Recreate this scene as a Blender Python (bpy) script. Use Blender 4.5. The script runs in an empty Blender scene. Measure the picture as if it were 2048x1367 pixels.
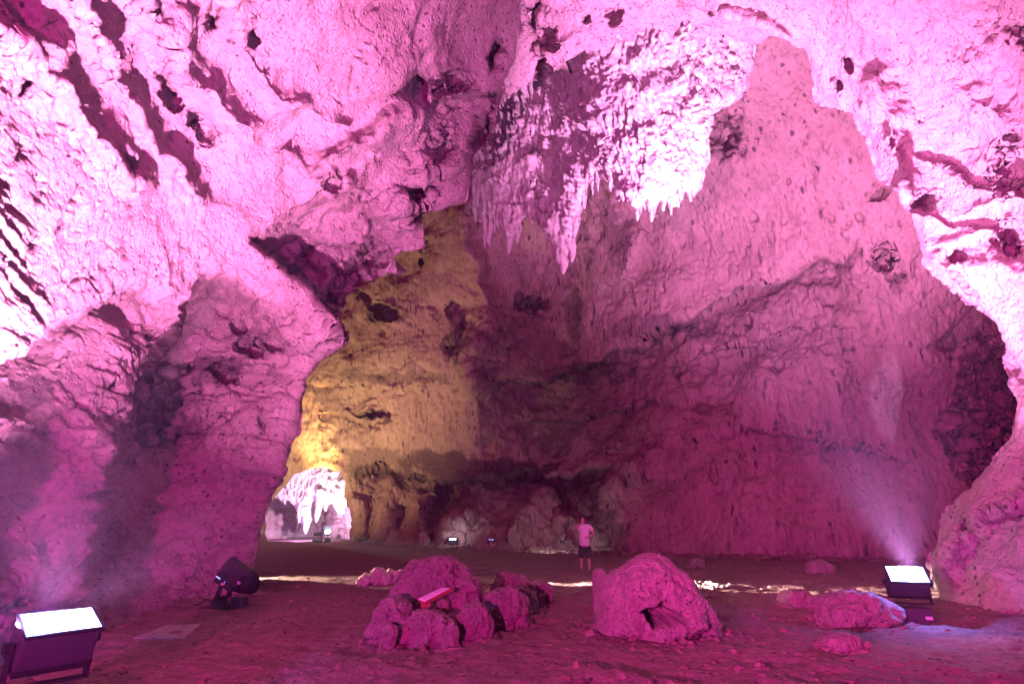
import bpy, bmesh, math, random
import numpy as np
from mathutils import Vector, Matrix, Euler

random.seed(7)
rng = np.random.default_rng(7)
SC = bpy.context.scene
COL = SC.collection
F32 = np.float32

# ------------------------------------------------------------------ camera model (metres; x right, y into the cave, z up)
FPX = 1138.0            # focal length in photograph pixels (20 mm on 36 mm)
CX, CY = 1024.0, 683.5
PITCH = math.radians(17.43)
CAMZ = 1.6
CP, SP = math.cos(PITCH), math.sin(PITCH)

def rays(px, py):
    dx = (np.asarray(px, float) - CX) / FPX
    dy = (CY - np.asarray(py, float)) / FPX
    return np.stack([dx, CP - dy * SP, SP + dy * CP], -1)

def W(px, py, Y):
    """point seen at that place of the photograph, Y metres into the cave"""
    r = rays(px, py)
    return np.array([0, 0, CAMZ]) + r * (np.asarray(Y, float) / r[..., 1])[..., None]

def fy(py, z=0.0):
    """distance into the cave of a floor point seen at row py"""
    r = rays(CX, py)
    return float(r[1] * (z - CAMZ) / r[2])

def V(px, py, Y):
    return Vector(W(px, py, Y))

# ------------------------------------------------------------------ noise
_P = np.arange(256); np.random.default_rng(3).shuffle(_P)
_P = np.concatenate([_P, _P, _P]).astype(np.int32)
_G = np.random.default_rng(5).normal(size=(256, 3)); _G /= np.linalg.norm(_G, axis=1)[:, None]
_G = _G.astype(F32)

def perlin(p, seed=0):
    p = p.astype(F32) + F32(seed * 17.31)
    i = np.floor(p).astype(np.int32); f = p - i
    u = f * f * f * (f * (f * 6 - 15) + 10)
    X, Y, Z = (i[:, 0] & 255), (i[:, 1] & 255), (i[:, 2] & 255)
    out = np.zeros(len(p), F32)
    for a in (0, 1):
        wx = u[:, 0] if a else 1 - u[:, 0]
        A = _P[(X + a) & 255]
        for b in (0, 1):
            wy = u[:, 1] if b else 1 - u[:, 1]
            B = _P[A + ((Y + b) & 255)]
            for c in (0, 1):
                wz = u[:, 2] if c else 1 - u[:, 2]
                g = _G[_P[B + ((Z + c) & 255)]]
                d = g[:, 0] * (f[:, 0] - a) + g[:, 1] * (f[:, 1] - b) + g[:, 2] * (f[:, 2] - c)
                out += wx * wy * wz * d
    return out * F32(1.5)

def fbm(p, n=4, gain=0.5, seed=0, lac=2.03):
    s = np.zeros(len(p), F32); a = 1.0
    for k in range(n):
        s += F32(a) * perlin(p * (lac ** k), seed + k * 3 + 1); a *= gain
    return s

def ridged(p, n=3, gain=0.5, seed=0):
    s = np.zeros(len(p), F32); a = 1.0
    for k in range(n):
        s += F32(a) * (1 - 2 * np.abs(perlin(p * (2.07 ** k), seed + k * 5 + 2))); a *= gain
    return s

def worley(p, seed=0, jit=0.9):
    """nearest feature distance and a random number of that cell"""
    p = p.astype(F32) + F32(seed * 11.7)
    i = np.floor(p).astype(np.int32); f = p - i
    best = np.full(len(p), 9.0, F32); idv = np.zeros(len(p), F32)
    R = np.random.default_rng(21 + seed).random((256, 4)).astype(F32)
    for a in (-1, 0, 1):
        A = _P[(i[:, 0] + a) & 255]
        for b in (-1, 0, 1):
            B = _P[A + ((i[:, 1] + b) & 255)]
            for c in (-1, 0, 1):
                h = _P[B + ((i[:, 2] + c) & 255)]
                r = R[h]
                d = (a + 0.5 + jit * (r[:, 0] - .5) - f[:, 0]) ** 2 + (b + 0.5 + jit * (r[:, 1] - .5) - f[:, 1]) ** 2 + (c + 0.5 + jit * (r[:, 2] - .5) - f[:, 2]) ** 2
                m = d < best
                best[m] = d[m]; idv[m] = r[m, 3]
    return np.sqrt(best), idv

def sstep(x, a, b):
    t = np.clip((x - a) / (b - a), 0, 1)
    return t * t * (3 - 2 * t)

# ------------------------------------------------------------------ materials
def mat(name):
    m = bpy.data.materials.new(name); m.use_nodes = True
    nt = m.node_tree; nt.nodes.clear()
    o = nt.nodes.new('ShaderNodeOutputMaterial'); b = nt.nodes.new('ShaderNodeBsdfPrincipled')
    nt.links.new(b.outputs[0], o.inputs[0])
    return m, nt, b

def rock_material(name, light, mid, dark, scale=1.0, bump=0.03, rough=0.85, dark_at=0.62, streak=False, spec=0.15):
    m, nt, b = mat(name)
    N, L = nt.nodes.new, nt.links.new
    tc = N('ShaderNodeTexCoord')
    mp = N('ShaderNodeMapping'); L(tc.outputs['Object'], mp.inputs[0])
    if streak: mp.inputs['Scale'].default_value = (1, 1, 0.25)
    def noise(sc, det, ro=0.6, dist=0.0):
        n = N('ShaderNodeTexNoise'); n.inputs['Scale'].default_value = sc * scale
        n.inputs['Detail'].default_value = det; n.inputs['Roughness'].default_value = ro
        n.inputs['Distortion'].default_value = dist
        L(mp.outputs[0], n.inputs[0]); return n
    def ramp(src, stops):
        r = N('ShaderNodeValToRGB'); e = r.color_ramp.elements
        e[0].position, e[0].color = stops[0][0], (*stops[0][1], 1)
        e[1].position, e[1].color = stops[-1][0], (*stops[-1][1], 1)
        for p_, c_ in stops[1:-1]:
            x = e.new(p_); x.color = (*c_, 1)
        L(src, r.inputs[0]); return r
    big = noise(0.35, 6, 0.65, 0.4)
    r1 = ramp(big.outputs[0], [(0.3, mid), (0.5, light), (0.72, tuple(0.5 * (a + c) for a, c in zip(light, mid)))])
    sm = noise(3.2, 8, 0.7, 0.2)
    r2 = ramp(sm.outputs[0], [(0.3, (0.72,) * 3), (0.55, (1.0,) * 3), (0.8, (1.08,) * 3)])
    mul = N('ShaderNodeMix'); mul.data_type = 'RGBA'; mul.blend_type = 'MULTIPLY'; mul.inputs[0].default_value = 1
    L(r1.outputs[0], mul.inputs[6]); L(r2.outputs[0], mul.inputs[7])
    st = noise(0.55, 9, 0.72, 0.8)
    r3 = ramp(st.outputs[0], [(dark_at, (0,) * 3), (dark_at + 0.12, (1,) * 3)])
    mx = N('ShaderNodeMix'); mx.data_type = 'RGBA'
    sc_ = N('ShaderNodeMath'); sc_.operation = 'MULTIPLY'; sc_.inputs[1].default_value = 0.75
    L(r3.outputs[0], sc_.inputs[0]); L(sc_.outputs[0], mx.inputs[0])
    L(mul.outputs[2], mx.inputs[6]); mx.inputs[7].default_value = (*dark, 1)
    spk = noise(13, 6, 0.75, 0.5)
    r4 = ramp(spk.outputs[0], [(0.30, (0.42,) * 3), (0.46, (0.95,) * 3), (0.7, (1.06,) * 3)])
    mu2 = N('ShaderNodeMix'); mu2.data_type = 'RGBA'; mu2.blend_type = 'MULTIPLY'; mu2.inputs[0].default_value = 1
    at = N('ShaderNodeAttribute'); at.attribute_name = 'stain_shade'
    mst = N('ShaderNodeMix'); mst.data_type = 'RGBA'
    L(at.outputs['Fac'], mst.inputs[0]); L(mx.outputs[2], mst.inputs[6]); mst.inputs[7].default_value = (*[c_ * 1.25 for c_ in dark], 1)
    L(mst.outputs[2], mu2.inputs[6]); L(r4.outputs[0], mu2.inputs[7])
    # dark specks painted in for the shade of small pits
    dst = noise(4.5, 3, .6); vs_ = N('ShaderNodeTexVoronoi'); vs_.inputs['Scale'].default_value = 4.2 * scale
    va = N('ShaderNodeVectorMath'); va.operation = 'MULTIPLY_ADD'; va.inputs[1].default_value = (.12 / scale,) * 3
    L(dst.outputs['Color'], va.inputs[0]); L(mp.outputs[0], va.inputs[2]); L(va.outputs[0], vs_.inputs[0])
    r5 = ramp(vs_.outputs[0], [(0.13, (0.30,) * 3), (0.22, (1.0,) * 3)])
    pm = noise(0.8, 3, .6); r6 = ramp(pm.outputs[0], [(0.42, (0,) * 3), (0.56, (1,) * 3)])
    mu3 = N('ShaderNodeMix'); mu3.data_type = 'RGBA'; mu3.blend_type = 'MULTIPLY'
    L(r6.outputs[0], mu3.inputs[0]); L(mu2.outputs[2], mu3.inputs[6]); L(r5.outputs[0], mu3.inputs[7])
    L(mu3.outputs[2], b.inputs['Base Color'])
    b.inputs['Roughness'].default_value = rough
    b.inputs['Specular IOR Level'].default_value = spec
    fine = noise(9, 9, 0.72)
    vo = N('ShaderNodeTexVoronoi'); vo.inputs['Scale'].default_value = 7 * scale
    vo.distance = 'EUCLIDEAN'
    L(mp.outputs[0], vo.inputs[0])
    pit = N('ShaderNodeMapRange'); pit.inputs[1].default_value = 0.0; pit.inputs[2].default_value = 0.35
    pit.inputs[3].default_value = -0.5; pit.inputs[4].default_value = 0.0
    L(vo.outputs[0], pit.inputs[0])
    ad = N('ShaderNodeMath'); ad.operation = 'ADD'; L(fine.outputs[0], ad.inputs[0]); L(pit.outputs[0], ad.inputs[1])
    bp = N('ShaderNodeBump'); bp.inputs['Strength'].default_value = 1.0; bp.inputs['Distance'].default_value = bump / max(scale, .3)
    L(ad.outputs[0], bp.inputs['Height']); L(bp.outputs[0], b.inputs['Normal'])
    return m

def plain(name, col, rough=0.5, metal=0.0, var=0.15, scale=30, spec=0.4):
    m, nt, b = mat(name)
    N, L = nt.nodes.new, nt.links.new
    tc = N('ShaderNodeTexCoord'); n = N('ShaderNodeTexNoise'); n.inputs['Scale'].default_value = scale; n.inputs['Detail'].default_value = 5
    L(tc.outputs['Object'], n.inputs[0])
    r = N('ShaderNodeValToRGB'); e = r.color_ramp.elements
    e[0].position = .3; e[1].position = .7
    e[0].color = (*[c * (1 - var) for c in col], 1); e[1].color = (*[min(1, c * (1 + var)) for c in col], 1)
    L(n.outputs[0], r.inputs[0]); L(r.outputs[0], b.inputs['Base Color'])
    b.inputs['Roughness'].default_value = rough; b.inputs['Metallic'].default_value = metal
    b.inputs['Specular IOR Level'].default_value = spec
    return m

def glow(name, col, strength):
    m, nt, b = mat(name)
    b.inputs['Base Color'].default_value = (*[.5 * c for c in col], 1)
    b.inputs['Emission Color'].default_value = (*col, 1); b.inputs['Emission Strength'].default_value = strength
    return m

LIME = rock_material('limestone', (0.48, 0.34, 0.355), (0.37, 0.245, 0.26), (0.09, 0.06, 0.075), 1.0, 0.13)
LIME_FAR = rock_material('limestone_back', (0.45, 0.325, 0.30), (0.34, 0.225, 0.20), (0.08, 0.055, 0.055), 0.45, 0.09, streak=True, dark_at=0.6)
FLOW = rock_material('flowstone', (0.56, 0.49, 0.48), (0.44, 0.36, 0.36), (0.13, 0.09, 0.10), 0.8, 0.08, streak=True, rough=0.7, dark_at=0.66)
BOULDER = rock_material('boulder_rock', (0.38, 0.29, 0.27), (0.27, 0.20, 0.18), (0.07, 0.05, 0.055), 2.2, 0.16, dark_at=0.58)
PALE = rock_material('pale_stone', (0.62, 0.55, 0.48), (0.5, 0.42, 0.36), (0.2, 0.15, 0.13), 3.0, 0.05)
DIRT = rock_material('dirt', (0.25, 0.165, 0.15), (0.18, 0.12, 0.11), (0.08, 0.055, 0.055), 1.6, 0.05, rough=0.95, dark_at=0.6, spec=0.05)
SLAB = rock_material('concrete', (0.42, 0.36, 0.33), (0.34, 0.28, 0.26), (0.16, 0.12, 0.11), 3.0, 0.01)
BLACK = plain('black_housing', (0.035, 0.035, 0.045), 0.4)
BLACK2 = plain('black_steel', (0.012, 0.012, 0.016), 0.6, spec=.2)
GREY = plain('grey_label', (0.45, 0.43, 0.47), 0.5)
REDPAINT = plain('red_brown_paint', (0.30, 0.09, 0.07), 0.45)
PAPER = plain('white_sign_face', (0.8, 0.76, 0.76), 0.35, var=0.03)
INK = plain('printed_grey', (0.25, 0.2, 0.22), 0.5)

# ------------------------------------------------------------------ object helpers
def link(o, parent=None):
    COL.objects.link(o)
    if parent: o.parent = parent
    return o

def tag(o, label=None, cat=None, group=None, kind=None):
    if label: o['label'] = label
    if cat: o['category'] = cat
    if group: o['group'] = group
    if kind: o['kind'] = kind
    return o

def empty(name, loc, rz=0.0):
    o = bpy.data.objects.new(name, None); o.location = loc; o.rotation_euler = (0, 0, rz); o.empty_display_size = .2
    return link(o)

def np_mesh(name, verts, faces, material, parent=None, smooth=True):
    verts = np.asarray(verts, F32); faces = np.asarray(faces, np.int32)
    me = bpy.data.meshes.new(name)
    me.vertices.add(len(verts)); me.vertices.foreach_set('co', verts.ravel())
    nf, k = faces.shape
    me.loops.add(nf * k); me.loops.foreach_set('vertex_index', faces.ravel())
    me.polygons.add(nf)
    me.polygons.foreach_set('loop_start', np.arange(0, nf * k, k, dtype=np.int32))
    me.polygons.foreach_set('loop_total', np.full(nf, k, np.int32))
    me.update(calc_edges=True); me.validate()
    me.polygons.foreach_set('use_smooth', np.full(len(me.polygons), smooth))
    me.materials.append(material)
    return link(bpy.data.objects.new(name, me), parent)

def bm_obj(name, bm, material, parent=None, smooth=False):
    bmesh.ops.recalc_face_normals(bm, faces=bm.faces)
    me = bpy.data.meshes.new(name); bm.to_mesh(me); bm.free()
    me.materials.append(material)
    for p in me.polygons: p.use_smooth = smooth
    return link(bpy.data.objects.new(name, me), parent)

def box(bm, size, M=Matrix(), bevel=0.0, taper=1.0):
    r = bmesh.ops.create_cube(bm, size=1)
    vs = r['verts']
    for v in vs:
        k = taper if v.co.z > 0 else 1.0
        v.co = Vector((v.co.x * size[0] * k, v.co.y * size[1] * k, v.co.z * size[2]))
    if bevel:
        es = list({e for v in vs for e in v.link_edges})
        g = bmesh.ops.bevel(bm, geom=es, offset=bevel, segments=2, affect='EDGES', profile=.6)
        vs = list({v for f in g['faces'] for v in f.verts} | {v for v in vs if v.is_valid})
    bmesh.ops.transform(bm, matrix=M, verts=vs)

def cyl(bm, r1, r2, h, M=Matrix(), seg=24):
    r = bmesh.ops.create_cone(bm, cap_ends=True, segments=seg, radius1=r1, radius2=r2, depth=h)
    bmesh.ops.transform(bm, matrix=M, verts=r['verts'])

def T(x, y, z): return Matrix.Translation((x, y, z))
def R(a, ax): return Matrix.Rotation(math.radians(a), 4, ax)

# ------------------------------------------------------------------ rock masses
def tps(cps):
    c = np.array(cps, float); p = c[:, :2] / 1000; z = np.log(c[:, 2])
    d = np.linalg.norm(p[:, None] - p[None], axis=2)
    K = np.where(d > 0, d * d * np.log(d + 1e-12), 0) + np.eye(len(p)) * 1e-3
    Q = np.concatenate([np.ones((len(p), 1)), p], 1)
    A = np.block([[K, Q], [Q.T, np.zeros((3, 3))]])
    w = np.linalg.solve(A, np.concatenate([z, np.zeros(3)]))
    def f(x, y):
        x = np.asarray(x, float) / 1000; y = np.asarray(y, float) / 1000
        out = w[-3] + w[-2] * x + w[-1] * y
        for k in range(len(p)):
            r2 = (x - p[k, 0]) ** 2 + (y - p[k, 1]) ** 2
            out = out + w[k] * 0.5 * r2 * np.log(r2 + 1e-12)
        return np.exp(out)
    return f

def roughen(poly, amp, seed, step=7):
    """subdivide an outline and give it a ragged edge"""
    P = np.array(poly, float); out = []
    for a, b in zip(P, np.roll(P, -1, 0)):
        n = max(1, int(np.linalg.norm(b - a) / step))
        for k in range(n): out.append(a + (b - a) * k / n)
    P = np.array(out)
    q = np.concatenate([P / 70, np.full((len(P), 1), seed * 3.3)], 1)
    off = np.stack([fbm(q, 4, .62, seed), fbm(q, 4, .62, seed + 9)], 1)
    return P + off * amp

def seg_dist(x, y, P, closed=True):
    """distance, nearest point, signed side and position along a polyline"""
    A = P if closed else P[:-1]; B = np.roll(P, -1, 0) if closed else P[1:]
    best = np.full(x.shape, 1e18); nx = np.zeros(x.shape); ny = np.zeros(x.shape); sd = np.zeros(x.shape); al = np.zeros(x.shape)
    L = np.linalg.norm(B - A, axis=1); cum = np.concatenate([[0], np.cumsum(L)])
    for k in range(len(A)):
        ax, ay = A[k]; bx, by = B[k] - A[k]; l2 = bx * bx + by * by + 1e-9
        t = np.clip(((x - ax) * bx + (y - ay) * by) / l2, 0, 1)
        qx, qy = ax + t * bx, ay + t * by
        d = (x - qx) ** 2 + (y - qy) ** 2
        m = d < best
        best = np.where(m, d, best); nx = np.where(m, qx, nx); ny = np.where(m, qy, ny)
        s = bx * (y - ay) - by * (x - ax)
        sd = np.where(m, s, sd); al = np.where(m, cum[k] + t * L[k], al)
    return np.sqrt(best), nx, ny, np.sign(sd), al / max(cum[-1], 1e-9)

def inside(x, y, polys):
    ins = np.zeros(x.shape, bool)
    for P in polys:
        Bq = np.roll(P, -1, 0)
        for (ax, ay), (bx, by) in zip(P, Bq):
            if ay == by: continue
            c = ((ay > y) != (by > y)) & (x < (bx - ax) * (y - ay) / (by - ay) + ax)
            ins ^= c
    return ins

def rock_layer(name, polys, cps, bbox, step, material, feats=(), pits=(), noise=None, roll=(30, .03), skirt=3.0, rough=8, seed=1, scale=1.0, flute=0.0, tuck=1.0, stain_shades=()):
    x0, y0, x1, y1 = bbox
    xs = np.arange(x0, x1 + step, step); ys = np.arange(y0, y1 + step, step)
    X, Y = np.meshgrid(xs, ys)
    ny_, nx_ = X.shape
    RP = [roughen(p, rough, seed + i) for i, p in enumerate(polys)]
    ins = inside(X, Y, RP)
    near = np.zeros_like(ins)
    pad = np.pad(ins, 1)
    for a in (0, 1, 2):
        for b in (0, 1, 2):
            near |= pad[a:a + ny_, b:b + nx_]
    snap = near & ~ins
    # exact outline for the rim points
    sx, sy = X[snap], Y[snap]
    bx, by = np.zeros(len(sx)), np.zeros(len(sx)); bd = np.full(len(sx), 1e18)
    for P in RP:
        d, qx, qy, _, _ = seg_dist(sx, sy, P)
        m = d < bd
        bd = np.where(m, d, bd); bx = np.where(m, qx, bx); by = np.where(m, qy, by)
    inx, iny = bx - sx, by - sy
    X = X.copy(); Y = Y.copy(); X[snap] = bx; Y[snap] = by
    # smooth distance to the plain outline for the rounded rim
    cs = 10
    cxs = np.arange(x0 - cs, x1 + 3 * cs, cs); cys = np.arange(y0 - cs, y1 + 3 * cs, cs)
    GX, GY = np.meshgrid(cxs, cys); D = np.full(GX.shape, 1e9)
    for P in polys: D = np.minimum(D, seg_dist(GX, GY, np.array(P, float))[0])
    u = (X - cxs[0]) / cs; v = (Y - cys[0]) / cs
    iu = np.clip(u.astype(int), 0, len(cxs) - 2); iv = np.clip(v.astype(int), 0, len(cys) - 2)
    fu, fv = u - iu, v - iv
    d = (D[iv, iu] * (1 - fu) + D[iv, iu + 1] * fu) * (1 - fv) + (D[iv + 1, iu] * (1 - fu) + D[iv + 1, iu + 1] * fu) * fv
    depth = tps(cps)(X, Y)
    lg = np.zeros(X.shape)
    # wobble so that traced features do not look ruled
    q = np.stack([X.ravel() / 90, Y.ravel() / 90, np.full(X.size, seed * 2.7)], 1)
    wx = (fbm(q, 4, .52, 31) * 20).reshape(X.shape); wy = (fbm(q, 4, .52, 37) * 20).reshape(X.shape)
    mo_ = (fbm(q * .35, 2, .45, 43) * .9).reshape(X.shape)
    q = q * np.array([3.2, 3.2, 1])
    px_ = (fbm(q, 3, .6, 131) * 9).reshape(X.shape); py_ = (fbm(q, 3, .6, 137) * 9).reshape(X.shape)
    for ft in feats:
        kind, pts, amt, width = ft[:4]
        P = np.array(pts, float)
        m = 4 * max(width, ft[4] if len(ft) > 4 else width)
        sel = (X > P[:, 0].min() - m) & (X < P[:, 0].max() + m) & (Y > P[:, 1].min() - m) & (Y < P[:, 1].max() + m)
        if not sel.any(): continue
        dd, _, _, sg, al = seg_dist(X[sel] + wx[sel], Y[sel] + wy[sel], P, False)
        fade = sstep(al, 0, .12) * sstep(1 - al, 0, .12)
        if kind == 'ledge':     # right-hand side (in picture direction of the line) drops back, then recovers over `decay`
            s = dd * sg
            lg[sel] += amt * fade * np.where(s > 0, np.exp(-np.maximum(s, 0) / ft[4]) * sstep(s, 0, width), 0)
        elif kind == 'step':
            s = dd * sg
            lg[sel] += amt * fade * np.where(s > 0, np.exp(-(np.maximum(s, 0) / ft[4]) ** 2) * sstep(s, 0, width), 0)
        else:                   # ridge standing towards the viewer (amt > 0) or groove (amt < 0)
            lg[sel] -= amt * fade * (.7 + .6 * np.clip(.5 + mo_[sel], 0, 1.2)) * (.5 * np.exp(-(dd / width) ** 2) + .5 * np.exp(-dd / (.75 * width)))
    for (qx, qy, rx, ry, an, dep) in pits:
        a = math.radians(an)
        kk_ = min(rx, ry) / 14
        dxp = X + wx * .5 + px_ * kk_ - qx; dyp = Y + wy * .5 + py_ * kk_ - qy
        e = ((dxp * math.cos(a) + dyp * math.sin(a)) / rx) ** 2 + ((-dxp * math.sin(a) + dyp * math.cos(a)) / ry) ** 2
        lg += dep * (1 - sstep(np.sqrt(e), .30, 1.15))
    w, rr = roll
    t = np.clip(d / w, 0, 1)
    lg += rr * (1 - np.sqrt(np.maximum(0, 1 - (1 - t) ** 2)))
    depth = depth * np.exp(lg)
    P3 = W(X, Y, depth)
    def normals(P3):
        gu = np.gradient(P3, axis=1); gv = np.gradient(P3, axis=0)
        n = np.cross(gu, gv); n /= np.linalg.norm(n, axis=2)[..., None] + 1e-9
        s = np.sign((n * (np.array([0, 0, CAMZ]) - P3)).sum(2))
        return n * s[..., None]
    flat = P3.reshape(-1, 3)
    use = (ins | snap).ravel()
    k = scale
    n = normals(P3).reshape(-1, 3)
    nz = dict(big=.45, mid=.22, rid=.16, pit=.22, fine=.05, hollow=.3, strata=0, crack=.13)
    nz.update(noise or {})
    p = flat[use]
    wq = np.stack([fbm(p / (3 * k), 2, .5, seed + 50), fbm(p / (3 * k), 2, .5, seed + 60), fbm(p / (3 * k), 2, .5, seed + 70)], 1) * .5 * k
    pw = p + wq
    rgh = .25 + 1.1 * sstep(fbm(p / (4.5 * k), 2, .5, seed + 33), -.2, .5)      # smooth faces and rough patches
    disp = nz['big'] * k * fbm(pw / (3.8 * k), 2, .45, seed) + nz['mid'] * k * rgh * fbm(pw / (1.0 * k), 4, .55, seed + 4)
    if nz['rid']:
        disp += nz['rid'] * k * rgh * (ridged(pw / (1.7 * k) * np.array([1, 1, .8]), 3, .45, seed + 8) - .6)
    cr = np.abs(perlin(pw / (2.6 * k), seed + 61)) + .35 * np.abs(perlin(p / (.5 * k), seed + 62)) * .2
    disp -= nz['crack'] * k * np.exp(-(cr / .03) ** 2) * sstep(fbm(p / (3.1 * k), 2, .5, seed + 63), -.1, .3)
    if nz['strata']:
        zs = p * np.array([.12, .12, 1.0]) / (.42 * k) + wq * .6
        disp += nz['strata'] * k * (ridged(zs, 3, .6, seed + 40) - .4) * sstep(fbm(p / (3 * k), 2, .5, seed + 44), -.35, .25) * (1 - .85 * sstep(p[:, 2], 4.5 * k / .8, 6.5 * k / .8))
    if flute:
        fl = (p + .35 * wq) * np.array([1 / (.30 * k), 1 / (.30 * k), 1 / (1.5 * k)])
        disp += flute * k * (ridged(fl, 4, .6, seed + 14) - .4) * (.4 + sstep(fbm(p / (1.6 * k), 2, .5, seed + 71), -.3, .4))
    # hollows and pits eaten into the rock
    f1, idv = worley(pw / (1.5 * k) * np.array([1, 1, .8]), seed + 2)
    disp -= nz['hollow'] * k * (1 - sstep(f1, .12, .42)) * (idv > .62)
    msk = sstep(fbm(pw / (2.2 * k), 2, .5, seed + 22), -.15, .35)
    pn = p + wq * .3 + .12 * k * np.stack([fbm(p / (.3 * k), 2, .5, seed + 52)] * 3, 1)
    for cell, dep, thr in ((.62, 1.0, .60), (.30, .6, .5)):
        f1, idv = worley(pn / (cell * k) * np.array([1, 1, .7]), seed + 3 + int(cell * 10))
        rad = .16 + .22 * (idv - thr) / (1 - thr)
        disp -= nz['pit'] * dep * k * (1 - sstep(f1, rad * .55, rad * 1.15)) * (idv > thr) * (.15 + .85 * msk)
    disp += nz['fine'] * k * fbm(p / (.22 * k), 3, .6, seed + 12)
    rimf = (.2 + .8 * sstep(d, 0, 18)).ravel()[use]
    flat[use] = p + n[use] * (disp * rimf)[:, None]
    # faces
    idx = np.arange(nx_ * ny_).reshape(ny_, nx_)
    ok = ins | snap
    qd = ok[:-1, :-1] & ok[1:, :-1] & ok[:-1, 1:] & ok[1:, 1:]
    qi = ins[:-1, :-1] | ins[1:, :-1] | ins[:-1, 1:] | ins[1:, 1:]
    qd &= qi
    faces = np.stack([idx[:-1, :-1][qd], idx[1:, :-1][qd], idx[1:, 1:][qd], idx[:-1, 1:][qd]], 1)
    # rim folds back into the rock: thickness behind the outline
    inw = np.zeros((nx_ * ny_, 2)); sid = idx[snap]; inw[sid] = -np.stack([inx, iny], 1)
    nrm = np.linalg.norm(inw, axis=1) + 1e-6; inw /= nrm[:, None]
    E = np.concatenate([faces[:, [0, 1]], faces[:, [1, 2]], faces[:, [2, 3]], faces[:, [3, 0]]])
    key = np.sort(E, 1); kk = key[:, 0].astype(np.int64) * (nx_ * ny_) + key[:, 1]
    _, first, cnt = np.unique(kk, return_index=True, return_counts=True)
    be = E[first[cnt == 1]]
    verts = flat; fl = [faces]
    if skirt and len(be):
        bv = np.unique(be); remap = np.full(nx_ * ny_, -1); remap[bv] = np.arange(len(bv))
        base = flat[bv]
        ray = base - np.array([0, 0, CAMZ]); ray /= np.linalg.norm(ray, axis=1)[:, None]
        iw = inw[bv]; iw3 = np.stack([-iw[:, 0], np.zeros(len(bv)), iw[:, 1]], 1)   # inwards, in the world
        prev = be; rings = []
        off = len(flat)
        for r_, (a, b_) in enumerate(((.12, .02), (.35, .10), (.7, .3), (1.0, .65))):
            jit = np.stack([perlin(base / (.8 * k) + r_, seed + 80 + r_), perlin(base / (.8 * k), seed + 90 + r_), perlin(base / (.8 * k), seed + 95 + r_)], 1)
            rings.append(base + ray * skirt * a + iw3 * skirt * b_ * tuck + jit * .12 * skirt * a)
            cur = remap[be] + off + r_ * len(bv)
            fl.append(np.stack([prev[:, 1], prev[:, 0], cur[:, 0], cur[:, 1]], 1)); prev = cur
        verts = np.concatenate([flat] + rings)
    faces = np.concatenate(fl)
    used = np.unique(faces); rm = np.full(len(verts), -1); rm[used] = np.arange(len(used))
    ob = np_mesh(name, verts[used], rm[faces], material)
    if stain_shades:      # ragged dark patches: darker rock, plus shade painted into pits and under ledges
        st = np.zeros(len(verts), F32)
        for (qx, qy, rx, ry, amt) in stain_shades:
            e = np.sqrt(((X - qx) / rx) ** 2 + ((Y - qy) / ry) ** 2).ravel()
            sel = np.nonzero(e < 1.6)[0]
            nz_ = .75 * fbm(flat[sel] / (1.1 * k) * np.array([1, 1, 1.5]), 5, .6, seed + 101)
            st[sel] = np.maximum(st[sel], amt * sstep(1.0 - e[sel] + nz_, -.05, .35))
        at = ob.data.attributes.new('stain_shade', 'FLOAT', 'POINT'); at.data.foreach_set('value', st[used].astype(F32))
    return ob

STEP = 2.7

# --- back wall with the vault above it -------------------------------------------------------------
BACK_CP = [(450, 1083, 46), (700, 1085, 45), (860, 1094, 38.5), (1000, 1098, 35.4), (1250, 1107, 31), (1450, 1113, 28.2), (1700, 1117, 26.6), (1900, 1118, 26.2), (2150, 1118, 26),
           (450, 1180, 46), (1000, 1190, 35.4), (1500, 1200, 28), (2100, 1200, 26),
           (520, 850, 44), (620, 850, 43), (620, 650, 44), (700, 650, 42), (850, 500, 40), (945, 500, 38), (960, 700, 37), (1050, 600, 39), (1050, 800, 37), (1150, 680, 35.5), (1150, 500, 35), (1300, 600, 31.5),
           (1300, 850, 33), (1150, 930, 37), (900, 930, 41), (1500, 760, 29.5), (1480, 450, 27.5), (1700, 700, 27), (1700, 400, 24), (1600, 200, 22), (1500, 100, 21), (1800, 900, 26.8),
           (1900, 800, 27), (1850, 550, 25), (2000, 700, 28), (1250, 450, 32), (1100, 300, 32), (1300, 100, 25), (900, 200, 36), (1750, 100, 19.5), (2150, 500, 25), (1300, -50, 22), (700, 300, 40), (1000, -50, 27)]
HOLE = [(538, 1120), (536, 1055), (541, 1012), (558, 975), (588, 950), (640, 937), (678, 944), (690, 985), (698, 1035), (697, 1120)]
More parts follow.
